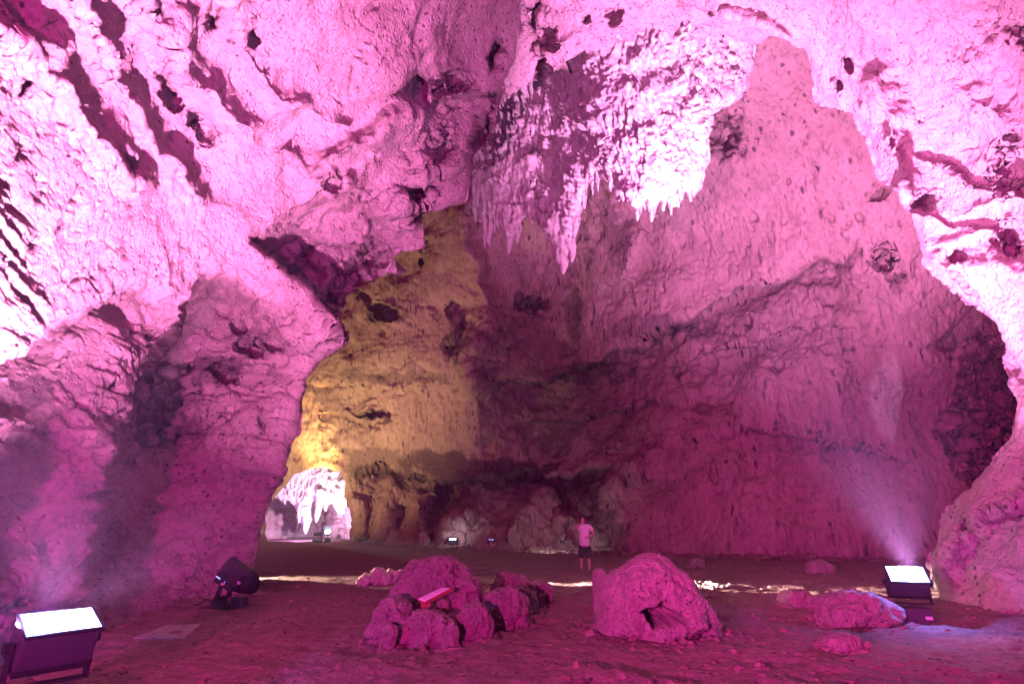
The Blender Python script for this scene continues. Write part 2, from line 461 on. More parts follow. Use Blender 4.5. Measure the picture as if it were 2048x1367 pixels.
back_wall = rock_layer('cave_wall', [[(430, -120), (2180, -120), (2180, 1190), (430, 1190)], HOLE], BACK_CP, (440, -110, 2170, 1180), STEP, LIME_FAR,
    feats=[('ledge', [(1740, 470), (1660, 505), (1560, 548), (1450, 585), (1340, 650), (1250, 695), (1150, 738), (1040, 765), (945, 765)][::-1], .12, 10, 120),
           ('ridge', [(915, 330), (935, 420), (945, 560), (985, 640), (940, 720), (955, 810)], .06, 24),
           ('ledge', [(1240, 930), (1100, 955), (950, 950), (820, 940), (700, 930)][::-1], .10, 9, 80),
           ('ledge', [(620, 770), (760, 780), (930, 765)], .02, 8, 30),
           ('ledge', [(640, 830), (760, 835), (800, 840)], .02, 6, 18),
           ('ledge', [(1330, 740), (1450, 705), (1600, 655), (1700, 640)], .03, 6, 60),
           ('ledge', [(1180, 900), (1350, 880), (1520, 870), (1700, 890), (1850, 930)], .03, 8, 70), ('ledge', [(1000, 860), (1150, 840), (1300, 800), (1480, 790)], .03, 8, 60),
           ('groove', [(1352, 700), (1362, 800), (1375, 930)], -.02, 4), ('groove', [(1556, 720), (1562, 800), (1570, 900)], -.02, 4), ('groove', [(1690, 690), (1694, 780), (1700, 850)], -.018, 4),
           ('groove', [(1450, 800), (1480, 900), (1490, 980)], -.015, 5),
           ('ridge', [(1120, 1090), (1135, 1040), (1190, 1000)], .035, 22), ('ridge', [(905, 990), (920, 960), (980, 950)], .05, 14), ('ridge', [(760, 1080), (765, 1010), (800, 960)], .035, 18), ('ridge', [(1220, 1000), (1250, 960), (1330, 930)], .035, 18),
           ('groove', [(875, 980), (870, 1040), (850, 1090)], -.06, 16), ('groove', [(1190, 1050), (1140, 1010), (1090, 960)], -.045, 12), ('groove', [(800, 1000), (790, 1060)], -.04, 12),
           ('ridge', [(1290, 440), (1250, 500), (1240, 570)], .03, 20),
           ('ridge', [(870, 1085), (930, 1010), (1010, 940)], .05, 30),
           ('ridge', [(1010, 1100), (1040, 1040), (1110, 980)], .04, 30),
           ('ridge', [(1170, 1105), (1240, 1060), (1330, 990), (1480, 930)], .03, 40),
           ('ridge', [(830, 1000), (840, 1090)], .04, 14), ('ridge', [(710, 990), (715, 1090)], .03, 16),
           ('ridge', [(1152, 720), (1150, 790)], .02, 7),
           ('ridge', [(1345, 610), (1500, 690), (1610, 900), (1700, 1000)], .02, 60)],
    pits=[(1456, 275, 34, 50, 20, .07), (1070, 618, 22, 20, 0, .05), (1040, 605, 8, 18, -15, .04), (1092, 608, 9, 16, 10, .04), (925, 660, 12, 34, 0, .05), (915, 700, 20, 20, 30, .04),
          (770, 622, 30, 14, 5, .035), (735, 600, 20, 12, 20, .03), (845, 520, 8, 14, 0, .03), (755, 830, 45, 9, 2, .03), (905, 620, 10, 24, 10, .035),
          (1765, 520, 26, 22, -20, .05), (1800, 565, 18, 26, 20, .05), (1985, 780, 60, 110, -25, .09), (1960, 900, 40, 80, -15, .08), (1900, 680, 22, 18, 0, .04), (1930, 740, 20, 26, 0, .05),
          (1495, 645, 7, 16, 0, .03), (1695, 700, 18, 9, 0, .02), (1000, 690, 24, 22, 0, -.02), (970, 730, 30, 40, 20, .03), (900, 990, 26, 40, 0, .06), (1190, 1020, 30, 24, 30, .05),
          (1760, 390, 26, 8, -20, .03)],
    noise=dict(big=.55, mid=.2, rid=.10, pit=.30, fine=.05, hollow=.2, strata=.05), roll=(10, .004), skirt=3.0, rough=9, seed=3, scale=1.35, stain_shades=[(760, 925, 120, 28, .55), (960, 940, 170, 40, .85), (900, 990, 60, 60, .7), (1170, 985, 60, 40, .7), (1200, 1060, 60, 40, .6), (1090, 880, 60, 40, .6), (1145, 640, 22, 90, .7), (1240, 480, 26, 60, .6), (770, 625, 50, 18, .8), (740, 832, 60, 14, .8), (910, 690, 24, 50, .8), (1000, 745, 60, 30, .5), (1330, 655, 120, 26, .6), (1160, 745, 140, 20, .7), (780, 755, 120, 14, .6), (1060, 615, 30, 22, .8), (1050, 700, 110, 90, .45), (1120, 840, 170, 60, .35), (1330, 990, 60, 40, .3)])  # dark rock bands, with painted shade along the ledges and in the pits
tag(back_wall, kind='structure')

# --- chamber behind the low opening -------------------------------------------------------------------
chamber = rock_layer('cave_wall', [[(380, 860), (800, 860), (800, 1110), (380, 1110)]],
    [(400, 880, 47.5), (600, 880, 49), (780, 880, 47.5), (400, 1000, 49), (780, 1000, 48), (560, 960, 57), (640, 950, 58), (700, 1000, 53), (520, 1020, 54), (600, 1040, 61), (650, 1060, 62), (690, 1070, 56), (540, 1080, 56), (620, 1105, 62), (400, 1100, 49), (790, 1100, 48)],
    (390, 870, 790, 1100), 2.5, LIME, noise=dict(big=.8, mid=.3), skirt=0, rough=0, seed=23, scale=1.6,
    feats=[('ridge', [(660, 1085), (665, 1040), (690, 1000)], .04, 12), ('ridge', [(560, 1085), (555, 1020)], .04, 10)])
tag(chamber, kind='structure')

# --- left side: wall, pillar and the vault leaning over the viewer ----------------------------------------
LEFT_CP = [(-300, 1440, fy(1440)), (-100, 1380, fy(1380)), (0, 1345, fy(1345)), (190, 1268, fy(1268)), (300, 1236, fy(1236)), (420, 1206, fy(1206)), (515, 1196, fy(1196)),
           (-300, 1560, fy(1440)), (0, 1480, fy(1345)), (300, 1340, fy(1236)), (520, 1300, fy(1196)),
           (0, 1000, 7.6), (0, 700, 7.4), (0, 420, 6.9), (0, 150, 6.3), (-300, 900, 5.2), (-300, 300, 4.4), (-300, -100, 4.2), (120, 850, 8.8), (200, 700, 9.6),
           (150, 400, 8.2), (150, 100, 7.0), (300, 0, 7.6), (300, 300, 9.8), (280, 520, 10.6), (210, 950, 9.3), (200, 1150, 9.4),
           (450, 1100, 12.9), (450, 900, 13.0), (450, 650, 12.8), (330, 900, 12.0), (580, 800, 13.8), (550, 950, 13.8), (620, 660, 13.4),
           (550, 300, 11.6), (450, 450, 11.9), (700, 100, 10.0), (700, 300, 12.2), (850, 200, 12.6), (900, 380, 14.2), (700, 480, 13.8), (770, 540, 14.6), (960, 200, 14), (1000, 60, 13.6),
           (1060, -100, 11.2), (800, -150, 8.2), (500, -150, 6.6), (200, -150, 5.4), (-100, -150, 4.8)]
LEFT_EDGE = [(520, 1300), (520, 1196), (512, 1150), (514, 1095), (530, 1030), (548, 985), (572, 945), (578, 900), (602, 865), (606, 800), (612, 760), (640, 722), (668, 706), (702, 692),
             (684, 664), (678, 645), (696, 622), (702, 596), (722, 566), (752, 545), (790, 543), (796, 512), (824, 500), (850, 488), (846, 452), (842, 425), (878, 420), (905, 415), (932, 402), (944, 350), (950, 310),
             (975, 275), (990, 235), (1000, 190), (1006, 170), (1030, 120), (1035, 60), (1052, 0), (1075, -160)]
left_wall = rock_layer('cave_wall', [LEFT_EDGE + [(-420, -160), (-420, 1560), (520, 1560)]], LEFT_CP, (-410, -150, 1080, 1550), STEP, LIME,
    feats=[
           ('ledge', [(150, 1230), (190, 1100), (210, 960), (222, 840), (238, 765), (300, 705), (350, 640), (395, 560), (430, 500)], .27, 16, 250),
           # pillar head stands in front of the shaded hanging fin
           ('ledge', [(700, 700), (662, 655), (640, 630), (600, 590), (562, 560), (530, 520), (500, 470)], .22, 9, 160),
           # shaded hollow under the hanging fin
           ('ledge', [(560, 420), (600, 440), (650, 480), (700, 490), (735, 480), (780, 520)], .06, 10, 60),
           ('ledge', [(800, 365), (850, 345), (900, 340), (935, 300)], .05, 8, 50),
           ('ledge', [(835, 130), (870, 205), (930, 190), (995, 160)], .09, 9, 60), ('ledge', [(690, 395), (740, 440), (800, 460), (845, 430)], .07, 9, 50), ('ledge', [(560, 300), (620, 330), (690, 300), (760, 280), (850, 290)], .06, 9, 50),
           ('ledge', [(760, 0), (725, 110), (700, 200), (690, 250)], .04, 10, 60),
           # ribs of the left vault
           ('ridge', [(-60, 0), (60, 110), (140, 190), (190, 260), (240, 340), (300, 400)], .11, 42),
           ('ridge', [(120, -60), (200, 60), (230, 160), (290, 260), (360, 350), (430, 430)], .07, 26),
           ('ridge', [(280, -60), (330, 60), (380, 150), (470, 230), (540, 290)], .10, 38),
           ('ridge', [(420, -60), (480, 60), (540, 170), (600, 260)], .05, 30),
           ('ridge', [(560, 280), (600, 330), (690, 380), (740, 420)], .05, 30),
           ('ridge', [(620, 330), (720, 290), (790, 240), (860, 200)], .05, 24),
           ('ledge', [(-160, 740), (0, 705), (70, 682), (112, 640), (180, 602), (250, 575), (300, 540)], .15, 12, 170),
           ('ridge', [(-50, 900), (60, 830), (150, 860), (200, 900)], .04, 40),
           ('ridge', [(720, 480), (745, 430), (790, 400), (800, 360)], .035, 16),
           ('ledge', [(430, 720), (520, 735), (600, 760)], .03, 8, 30),
           ('ledge', [(360, 820), (450, 850), (560, 840)], .03, 8, 40)],
    pits=[(500, 700, 40, 16, 15, .05), (470, 660, 12, 18, 0, .04), (440, 750, 36, 14, 20, .05), (555, 690, 26, 16, 10, .05), (120, 420, 16, 50, 20, .08), (30, 300, 14, 26, 20, .06), (50, 480, 16, 12, 0, .05),
          (40, 170, 10, 26, 10, .06), (590, 610, 8, 8, 0, .03), (560, 640, 8, 8, 0, .03), (640, 600, 10, 7, 0, .03), (300, 560, 30, 20, 0, .03), (340, 800, 26, 20, 0, .04), (700, 560, 40, 70, 25, .10), (610, 520, 40, 50, 10, .10),
          (835, 395, 44, 40, 10, .13), (880, 300, 22, 46, 30, .07), (960, 290, 18, 60, 20, .09), (900, 170, 30, 26, -30, .06), (985, 110, 14, 44, 20, .08), (745, 520, 34, 34, 30, .08), (730, 400, 22, 30, 20, .06), (670, 360, 30, 16, -30, .05), (340, 180, 18, 50, -25, .07), (250, 330, 14, 40, -30, .06), (150, 330, 16, 30, -20, .06), (60, 380, 16, 34, 20, .07), (400, 250, 14, 40, -30, .05), (310, 790, 90, 110, 15, .10), (970, 240, 16, 40, 15, .05), (690, 420, 14, 10, 0, .03), (420, 30, 16, 36, 15, .06), (510, 60, 12, 36, 0, .05)],
    noise=dict(big=.34, mid=.12, rid=.20, pit=.16, fine=.03, hollow=.2, strata=.15), roll=(26, .035), skirt=3.5, tuck=.15, rough=13, seed=5, scale=.8, stain_shades=[(320, 800, 100, 110, .45), (440, 735, 70, 40, .8), (500, 675, 50, 22, .5), (40, 790, 60, 40, .6), (350, 860, 60, 50, .6), (150, 760, 60, 40, .4)])  # recess and pillar patches mix dark rock with painted shade
tag(left_wall, kind='structure')

# --- right side: the arch that comes down behind the flood lamp --------------------------------------------
RIGHT_EDGE = [(1886, 1320), (1886, 1200), (1868, 1165), (1862, 1110), (1880, 1050), (1912, 1000), (1950, 962), (1990, 920), (2026, 870), (2034, 820), (2022, 760), (2006, 700), (1988, 650), (1950, 610), (1905, 580), (1872, 552),
              (1845, 520), (1838, 482), (1828, 450), (1800, 415), (1786, 380), (1752, 335), (1738, 280), (1700, 232), (1655, 212), (1626, 180), (1618, 120), (1608, 98), (1560, 82), (1510, 60), (1450, 45), (1390, 15), (1340, -40), (1280, -160)]
RIGHT_CP = [(1886, 1200, fy(1200)), (2048, 1230, fy(1230)), (2300, 1290, fy(1290)), (1886, 1310, fy(1200)), (2300, 1420, fy(1290)),
            (1900, 1100, 13.6), (2000, 1000, 12.6), (2060, 900, 12.4), (2060, 650, 12.6), (1900, 500, 13.6), (1850, 400, 13.6), (1750, 200, 13.4), (1650, 120, 13.6), (1500, 20, 13.4), (1400, -50, 12.4),
            (2048, 300, 11), (2048, 0, 9.2), (1700, 0, 11.4), (2300, 500, 9.4), (2300, 0, 7.6), (1500, -150, 10), (2300, 1000, 9.6), (1350, -150, 10.6), (2000, -150, 8.2), (1900, 200, 12)]
right_wall = rock_layer('cave_wall', [RIGHT_EDGE + [(2420, -160), (2420, 1420), (1886, 1420)]], RIGHT_CP, (1270, -150, 2410, 1410), STEP, LIME,
    feats=[('ledge', [(1800, 390), (1850, 500), (1905, 545), (1960, 590), (2020, 680), (2060, 780)][::-1][::-1], .07, 8, 60),
           ('ledge', [(2060, 480), (1960, 460), (1870, 440), (1810, 432)], .03, 10, 30),
           ('ledge', [(2100, 380), (1980, 370), (1900, 340), (1830, 300)], .03, 10, 40),
           ('ridge', [(1790, 360), (1812, 395), (1808, 440)], .06, 17), ('ridge', [(1815, 440), (1900, 425), (2060, 372)], .018, 18), ('ridge', [(1840, 500), (1950, 470), (2060, 430)], .014, 18),
           ('ridge', [(1740, 120), (1760, 220), (1800, 330), (1815, 420)], .05, 34),
           ('ridge', [(2080, 560), (1990, 520), (1900, 540), (1860, 500)], .03, 26),
           ('ridge', [(1900, 180), (1980, 230), (2100, 260)], .022, 34),
           ('ridge', [(2080, 960), (1990, 1010), (1930, 1060), (1880, 1130)], .05, 34),
           ('ridge', [(1400, 20), (1500, 50), (1600, 90)], .03, 20)],
    pits=[(1850, 405, 26, 22, 0, .06), (2030, 480, 34, 40, 0, .05), (2030, 320, 40, 60, 20, .04), (1920, 520, 20, 14, 20, .05), (1700, 135, 10, 12, 0, .04), (1675, 170, 6, 10, 0, .04), (1840, 245, 9, 10, 0, .03), (2040, 60, 40, 30, 30, .06),
          (1970, 70, 22, 60, 25, .03), (1780, 280, 8, 8, 0, .03), (1930, 1060, 14, 30, 30, .04)],
    noise=dict(big=.28, mid=.12, rid=.20, pit=.16, fine=.03, hollow=.2, strata=.03), roll=(24, .03), skirt=3.5, tuck=.4, rough=13, seed=11, scale=.8)
tag(right_wall, kind='structure')

# --- vault between the arch and the flowstone ------------------------------------------------------------
ceiling = rock_layer('cave_ceiling', [[(930, -150), (1660, -150), (1660, 140), (1560, 70), (1510, 92), (1455, 62), (1400, 122), (1350, 84), (1305, 128), (1255, 92), (1215, 138), (1165, 98), (1120, 146), (1092, 112), (1060, 165), (1020, 190), (930, 180)]],
    [(940, -100, 14.6), (1200, -100, 14.0), (1600, -100, 14.0), (1000, 60, 16.8), (1200, 20, 15.6), (1400, 20, 16), (1600, 60, 16.6), (1060, 130, 17.4), (1250, 110, 16.6), (1450, 100, 17)],
    (935, -140, 1655, 190), STEP, LIME, feats=[('ledge', [(1050, 0), (1050, 70), (1080, 120)][::-1], .06, 8, 40)],
    pits=[(1105, 95, 12, 12, 0, .05), (1175, 40, 10, 10, 0, .04), (1230, 30, 14, 20, 0, .04), (1070, 50, 14, 60, 5, .09), (1100, 70, 16, 30, 20, .07), (1330, 100, 40, 12, 0, .06), (1180, 112, 30, 10, 0, .05)],
    noise=dict(big=.35, hollow=.35, pit=.26), roll=(14, .02), skirt=3.0, rough=20, seed=17, scale=.9)
tag(ceiling, kind='structure')

# --- flowstone curtain hanging from the vault ---------------------------------------------------------------
FLOW_P = [(928, 20), (1100, 10), (1300, 10), (1500, 20), (1512, 66), (1508, 120), (1500, 175), (1470, 205), (1428, 225), (1418, 290), (1420, 325), (1402, 372), (1382, 395), (1372, 372), (1356, 408), (1338, 418), (1330, 395), (1312, 412), (1304, 438), (1294, 400),
          (1282, 410), (1275, 432), (1264, 408), (1246, 390), (1236, 402), (1222, 372), (1204, 350), (1196, 372), (1180, 366), (1168, 410), (1156, 440), (1150, 490), (1138, 522), (1122, 542), (1108, 505), (1096, 470), (1078, 450), (1062, 428), (1040, 455), (1030, 480),
          (1018, 502), (1006, 470), (992, 445), (984, 485), (974, 492), (966, 450), (950, 430), (938, 405), (934, 330), (940, 250)]
flow = rock_layer('flowstone_curtain', [FLOW_P],
    [(930, 20, 24), (1100, 20, 20.8), (1300, 20, 16.3), (1515, 30, 17.6), (930, 90, 24), (1100, 90, 20.6), (1195, 90, 17.0), (1200, 250, 17.5), (1250, 330, 17.4), (1300, 80, 16.4), (1515, 70, 17.6), (1000, 300, 22.6), (950, 420, 23.6), (1120, 520, 20.4), (1090, 300, 20.9), (1160, 250, 19.4), (1300, 220, 16.9), (1300, 400, 17.6), (1420, 200, 17.2), (1400, 380, 18.2), (1500, 150, 18.8), (1200, 360, 18.6), (1000, 460, 22.6)],
    (925, 5, 1520, 546), 2.5, FLOW, feats=[('ledge', [(1050, 430), (1075, 340), (1060, 260)], .03, 8, 60), ('ridge', [(1300, 430), (1310, 300), (1280, 150)], .02, 60)],
    noise=dict(big=.3, mid=.10, rid=.06, pit=.10, fine=.08, hollow=.06, crack=0), roll=(22, .03), skirt=2.2, rough=7, seed=29, scale=.8, flute=.24, tuck=.08)
tag(flow, 'huge white lit flowstone curtain ending in stalactites, hanging from the middle of the cave ceiling', 'flowstone')

# --- floor ----------------------------------------------------------------------------------------------------
def floor_z(p):
    x, y = p[:, 0], p[:, 1]
    q = np.stack([x, y, np.zeros_like(x)], 1)
    near = 1 - sstep(y, 12, 30) * .5
    z = .07 * fbm(q / 2.4, 3, .5, 41) + .042 * fbm(q / .6, 4, .55, 44) * near
    f1, idv = worley(q / .33, 6)
    z += -.03 * (1 - sstep(f1, .15, .5)) * (idv > .5) * near
    z += .016 * fbm(q / .11, 3, .6, 47) * near
    f1, idv = worley(q / .16, 9)
    z += .022 * (1 - sstep(f1, .05, .33)) * (idv > .72) * near
    return z

def make_floor():
    rows = []
    y = 1.5
    while y < 75:
        rows.append(y); y += max(.028, y * .0042)
    rows = np.array(rows); n = 620
    u = np.linspace(-1.35, 1.35, n)
    X = u[None] * (rows[:, None] * .95 + 3); Yy = np.repeat(rows[:, None], n, 1)
    P = np.stack([X.ravel(), Yy.ravel(), np.zeros(X.size)], 1)
    P[:, 2] = floor_z(P)
    i = np.arange(len(P)).reshape(len(rows), n)
    f = np.stack([i[:-1, :-1].ravel(), i[:-1, 1:].ravel(), i[1:, 1:].ravel(), i[1:, :-1].ravel()], 1)
    o = np_mesh('ground', P, f, DIRT)
    return tag(o, kind='structure')
make_floor()

# ------------------------------------------------------------------ stones
def poly_radius(P, c, th):
    """distance from c to the outline in each direction"""
    out = np.zeros(len(th)); A = P - c; B = np.roll(A, -1, 0)
    for i, t in enumerate(th):
        dx, dy = math.cos(t), math.sin(t); best = 0
        for a, b in zip(A, B):
            ex, ey = b - a; den = dx * ey - dy * ex
            if abs(den) < 1e-12: continue
            s = (a[0] * ey - a[1] * ex) / den; u = (a[0] * dy - a[1] * dx) / den
            if s > 0 and -1e-6 <= u <= 1 + 1e-6: best = max(best, s)
        out[i] = best
    return out

def stone(name, label, outline, material, group=None, seed=1, dr=.75, n=64, rough=1.0, Yc=None, cavity=None, cat='rock'):
    """a boulder with that outline seen from the entrance, as deep as it is wide, sunk a little into the ground"""
    P = np.array(outline, float)
    yb = P[:, 1].max(); width_px = np.ptp(P[:, 0])
    y0 = fy(yb); wid = width_px / FPX * y0
    D = wid * .5 * dr
    Y = Yc if Yc else y0 + D * .55
    Wd = W(P[:, 0], P[:, 1], np.full(len(P), Y))
    XZ = Wd[:, [0, 2]].copy()
    zmin = XZ[:, 1].min()
    low = XZ[:, 1] < zmin + .35 * np.ptp(XZ[:, 1])
    XZ[low, 1] -= .10 + max(0, zmin) ; XZ[low, 1] = np.minimum(XZ[low, 1], -.05)
    c = np.array([XZ[:, 0].mean(), .5 * (XZ[:, 1].max() + XZ[:, 1].min())])
    nt, nph = n * 2, n
    th = np.linspace(0, 2 * math.pi, nt, endpoint=False)
    R_ = poly_radius(XZ, c, th)
    for _ in range(max(1, n // 40)): R_ = .25 * np.roll(R_, 1) + .5 * R_ + .25 * np.roll(R_, -1)
    ph = np.linspace(.02, math.pi - .02, nph)
    s_ = np.abs(np.sin(ph)) ** .72; c_ = np.sign(np.cos(ph)) * np.abs(np.cos(ph)) ** .9
    X = c[0] + R_[None] * np.cos(th)[None] * s_[:, None]
    Z = c[1] + R_[None] * np.sin(th)[None] * s_[:, None]
    Yy = Y - D * c_[:, None] * np.ones((1, nt))
    p = np.stack([X.ravel(), Yy.ravel(), Z.ravel()], 1)
    cen = np.array([c[0], Y, c[1]])
    nrm = p - cen; nrm /= np.linalg.norm(nrm, axis=1)[:, None] + 1e-9
    sc = wid
    so = seed * 5.1
    q = p + so
    disp = .13 * sc * rough * fbm(q / (.5 * sc), 3, .5, seed) + .075 * sc * rough * (ridged(q / (.33 * sc), 4, .55, seed + 3) - .5)
    f1, idv = worley(q / (.16 * sc), seed)
    disp -= .06 * sc * rough * (1 - sstep(f1, .10, .40)) * (idv > .5)
    f1, idv = worley(q / (.07 * sc + .01), seed + 1)
    disp += .03 * sc * rough * (f1 - .5)
    disp += .03 * sc * rough * fbm(q / (.07 * sc + .01), 4, .65, seed + 7)
    # keep the traced outline: less displacement on the rim
    rim = np.repeat(s_[:, None] ** 6, nt, 1).ravel()
    p = p + nrm * (disp * (1 - .55 * rim))[:, None]
    if cavity is not None:
        C = np.array(cavity, float); Cw = W(C[:, 0], C[:, 1], np.full(len(C), Y - D * .8))[:, [0, 2]]
        front = p[:, 1] < Y
        w_ = fbm(p / .18, 3, .5, 77) * .05
        ins_ = inside(p[:, 0] + w_, p[:, 2] + w_, [Cw])
        dd = seg_dist(p[:, 0] + w_, p[:, 2] + w_, Cw)[0]
        p[:, 1] += np.where(front & ins_, sstep(dd, 0, .05) * .75, 0)
        p[:, 0] -= np.where(front & ins_, sstep(dd, .02, .10) * .35, 0)
        p[:, 2] += np.where(front & ins_, sstep(dd, .02, .10) * .12, 0)
    i = np.arange(nt * nph).reshape(nph, nt); j = np.roll(i, -1, 1)
    f = np.stack([i[:-1].ravel(), j[:-1].ravel(), j[1:].ravel(), i[1:].ravel()], 1)
    p[:nt] = p[:nt].mean(0); p[-nt:] = p[-nt:].mean(0)
    p[:, 2] = np.maximum(p[:, 2], -.35)
    org = np.array([c[0], Y, 0.0])
    o = np_mesh(name, p - org, f, material); o.location = org
    return tag(o, label, cat, group)

G1 = 'boulders heaped around the information sign'
stone('boulder', 'largest sloping boulder of the heap, rising behind the small information sign',
      [(762, 1262), (766, 1215), (790, 1178), (812, 1156), (830, 1136), (850, 1124), (880, 1120), (908, 1118), (928, 1128), (940, 1143), (950, 1160), (955, 1180), (950, 1225), (900, 1240), (840, 1255)], BOULDER, G1, 2, .62, 100, Yc=10.15)
stone('boulder', 'low rubble lump filling the middle of the heap below the sign board',
      [(800, 1256), (806, 1228), (850, 1220), (905, 1222), (935, 1228), (945, 1254), (900, 1262)], BOULDER, G1, 31, .7, 60, Yc=9.5)
stone('boulder', 'upright boulder at the left foot of the heap, left of the sign post',
      [(722, 1284), (738, 1258), (752, 1216), (765, 1197), (790, 1194), (814, 1206), (822, 1228), (812, 1256), (795, 1276), (768, 1284)], BOULDER, G1, 3, .7, 70)
stone('boulder', 'small reddish wedge of rock at the lower left corner of the heap',
      [(768, 1278), (768, 1254), (778, 1244), (793, 1250), (796, 1264), (784, 1280)], BOULDER, G1, 4, .8, 36, Yc=8.35)
stone('boulder', 'long low boulder lying in front of the sign post with an overhanging edge',
      [(796, 1268), (800, 1250), (818, 1235), (830, 1222), (850, 1215), (870, 1221), (890, 1228), (906, 1240), (914, 1258), (905, 1270), (880, 1273), (850, 1278), (815, 1280)], BOULDER, G1, 5, .55, 70, Yc=8.75)
stone('boulder', 'fist shaped small rock between the long low boulder and the round one',
      [(884, 1262), (888, 1250), (902, 1244), (916, 1252), (920, 1264), (905, 1271), (890, 1270)], BOULDER, G1, 6, .8, 36, Yc=8.5)
stone('boulder', 'round pitted boulder at the front of the heap, right of the long low one',
      [(917, 1228), (930, 1212), (945, 1203), (960, 1208), (975, 1220), (985, 1240), (982, 1257), (965, 1268), (940, 1268), (924, 1258)], BOULDER, G1, 7, .8, 64, 1.1, Yc=9.0)
stone('boulder', 'rough boulder with a small hole at the right end of the heap',
      [(956, 1208), (975, 1190), (992, 1178), (1020, 1176), (1045, 1190), (1056, 1220), (1054, 1238), (1030, 1248), (1000, 1252), (980, 1246)], BOULDER, G1, 8, .7, 64, 1.1, Yc=10.0)
stone('boulder', 'dark rounded boulder half hidden at the right end of the heap',
      [(1015, 1186), (1030, 1174), (1052, 1170), (1070, 1184), (1074, 1204), (1064, 1222), (1040, 1224), (1018, 1215)], BOULDER, G1, 9, .8, 48, Yc=11.2)
stone('boulder', 'pink topped boulder at the rear of the heap in front of the light streak',
      [(980, 1174), (988, 1158), (1000, 1147), (1020, 1145), (1037, 1146), (1050, 1155), (1058, 1168), (1052, 1186), (1010, 1190), (985, 1186)], BOULDER, G1, 10, .7, 56, Yc=12.6)
stone('boulder', 'small dark jagged rock at the far right tip of the heap',
      [(1058, 1190), (1064, 1170), (1082, 1163), (1098, 1172), (1104, 1186), (1096, 1203), (1070, 1206)], BOULDER, G1, 12, .8, 48, 1.4, Yc=12.2)
stone('boulder', 'thin shelf of rock jutting out beneath the sign board',
      [(858, 1212), (868, 1202), (884, 1197), (898, 1200), (900, 1209), (884, 1218), (866, 1222)], BOULDER, G1, 13, .8, 36, Yc=9.6)

stone('boulder', 'great dome shaped boulder with a dark hollow in its front, right of the heap',
      [(1190, 1240), (1192, 1205), (1200, 1172), (1222, 1145), (1255, 1128), (1280, 1118), (1305, 1114), (1325, 1119), (1340, 1133), (1370, 1149), (1382, 1165), (1396, 1190), (1416, 1210), (1430, 1234), (1420, 1252), (1390, 1260), (1340, 1268), (1290, 1274), (1240, 1264), (1205, 1254)],
      BOULDER, None, 14, .7, 130, .6, cavity=[(1281, 1216), (1300, 1207), (1325, 1198), (1345, 1212), (1362, 1228), (1372, 1242), (1340, 1247), (1310, 1254), (1294, 1252)])
stone('boulder', 'square block of rock tucked behind the left side of the dome shaped boulder',
      [(1186, 1196), (1185, 1150), (1188, 1137), (1200, 1134), (1208, 1140), (1214, 1150), (1220, 1196)], BOULDER, None, 15, .8, 40, .8, Yc=11.6)
stone('boulder', 'low broad boulder on the floor in front of the right flood lamp',
      [(1634, 1240), (1640, 1212), (1658, 1194), (1690, 1186), (1740, 1188), (1766, 1196), (1780, 1212), (1790, 1226), (1786, 1240), (1750, 1247), (1700, 1243), (1660, 1240)], BOULDER, None, 16, .6, 80)
stone('boulder', 'small loaf shaped stone nearest the camera on the right side of the floor',
      [(1645, 1286), (1652, 1272), (1675, 1266), (1700, 1269), (1718, 1280), (1720, 1292), (1700, 1302), (1665, 1299)], BOULDER, None, 17, .6, 48, .8)
stone('boulder', 'small stone just left of and behind the low broad boulder',
      [(1563, 1200), (1568, 1184), (1585, 1179), (1610, 1182), (1628, 1196), (1636, 1208), (1610, 1212), (1580, 1210)], BOULDER, None, 18, .8, 44)
stone('boulder', 'dim flat rock on the dark floor far behind the right light streak',
      [(1608, 1138), (1616, 1124), (1640, 1120), (1655, 1128), (1668, 1130), (1664, 1144), (1635, 1146)], BOULDER, None, 19, .8, 36)
stone('boulder', 'dim half buried rock on the floor beyond the dome shaped boulder',
      [(1374, 1130), (1378, 1119), (1395, 1116), (1410, 1119), (1408, 1132), (1390, 1135)], BOULDER, None, 20, .8, 36)
G2 = 'pale stones lit by the warm beam'
stone('pale_stone', 'leftmost of the pale stones by the beam, a small leaning wedge', [(710, 1170), (714, 1160), (730, 1146), (739, 1152), (741, 1163), (734, 1172), (720, 1174)], PALE, G2, 21, .8, 40, 1.2, Yc=16.6)
stone('pale_stone', 'tallest of the pale stones, a knobbly block in the warm beam', [(746, 1168), (747, 1142), (758, 1136), (768, 1140), (774, 1148), (785, 1151), (780, 1164), (776, 1170), (760, 1171)], PALE, G2, 22, .8, 44, 1.5, Yc=16.7)
stone('pale_stone', 'pale stone touching the slope of the largest boulder', [(788, 1166), (790, 1152), (786, 1142), (800, 1140), (814, 1140), (822, 1146), (815, 1162), (800, 1168)], PALE, G2, 24, .8, 40, 1.4, Yc=16.8)
stone('pale_stone', 'small pale lump behind the tallest pale stone', [(770, 1160), (772, 1142), (778, 1137), (790, 1142), (792, 1160)], PALE, G2, 25, .8, 32, 1.4, Yc=17.2)

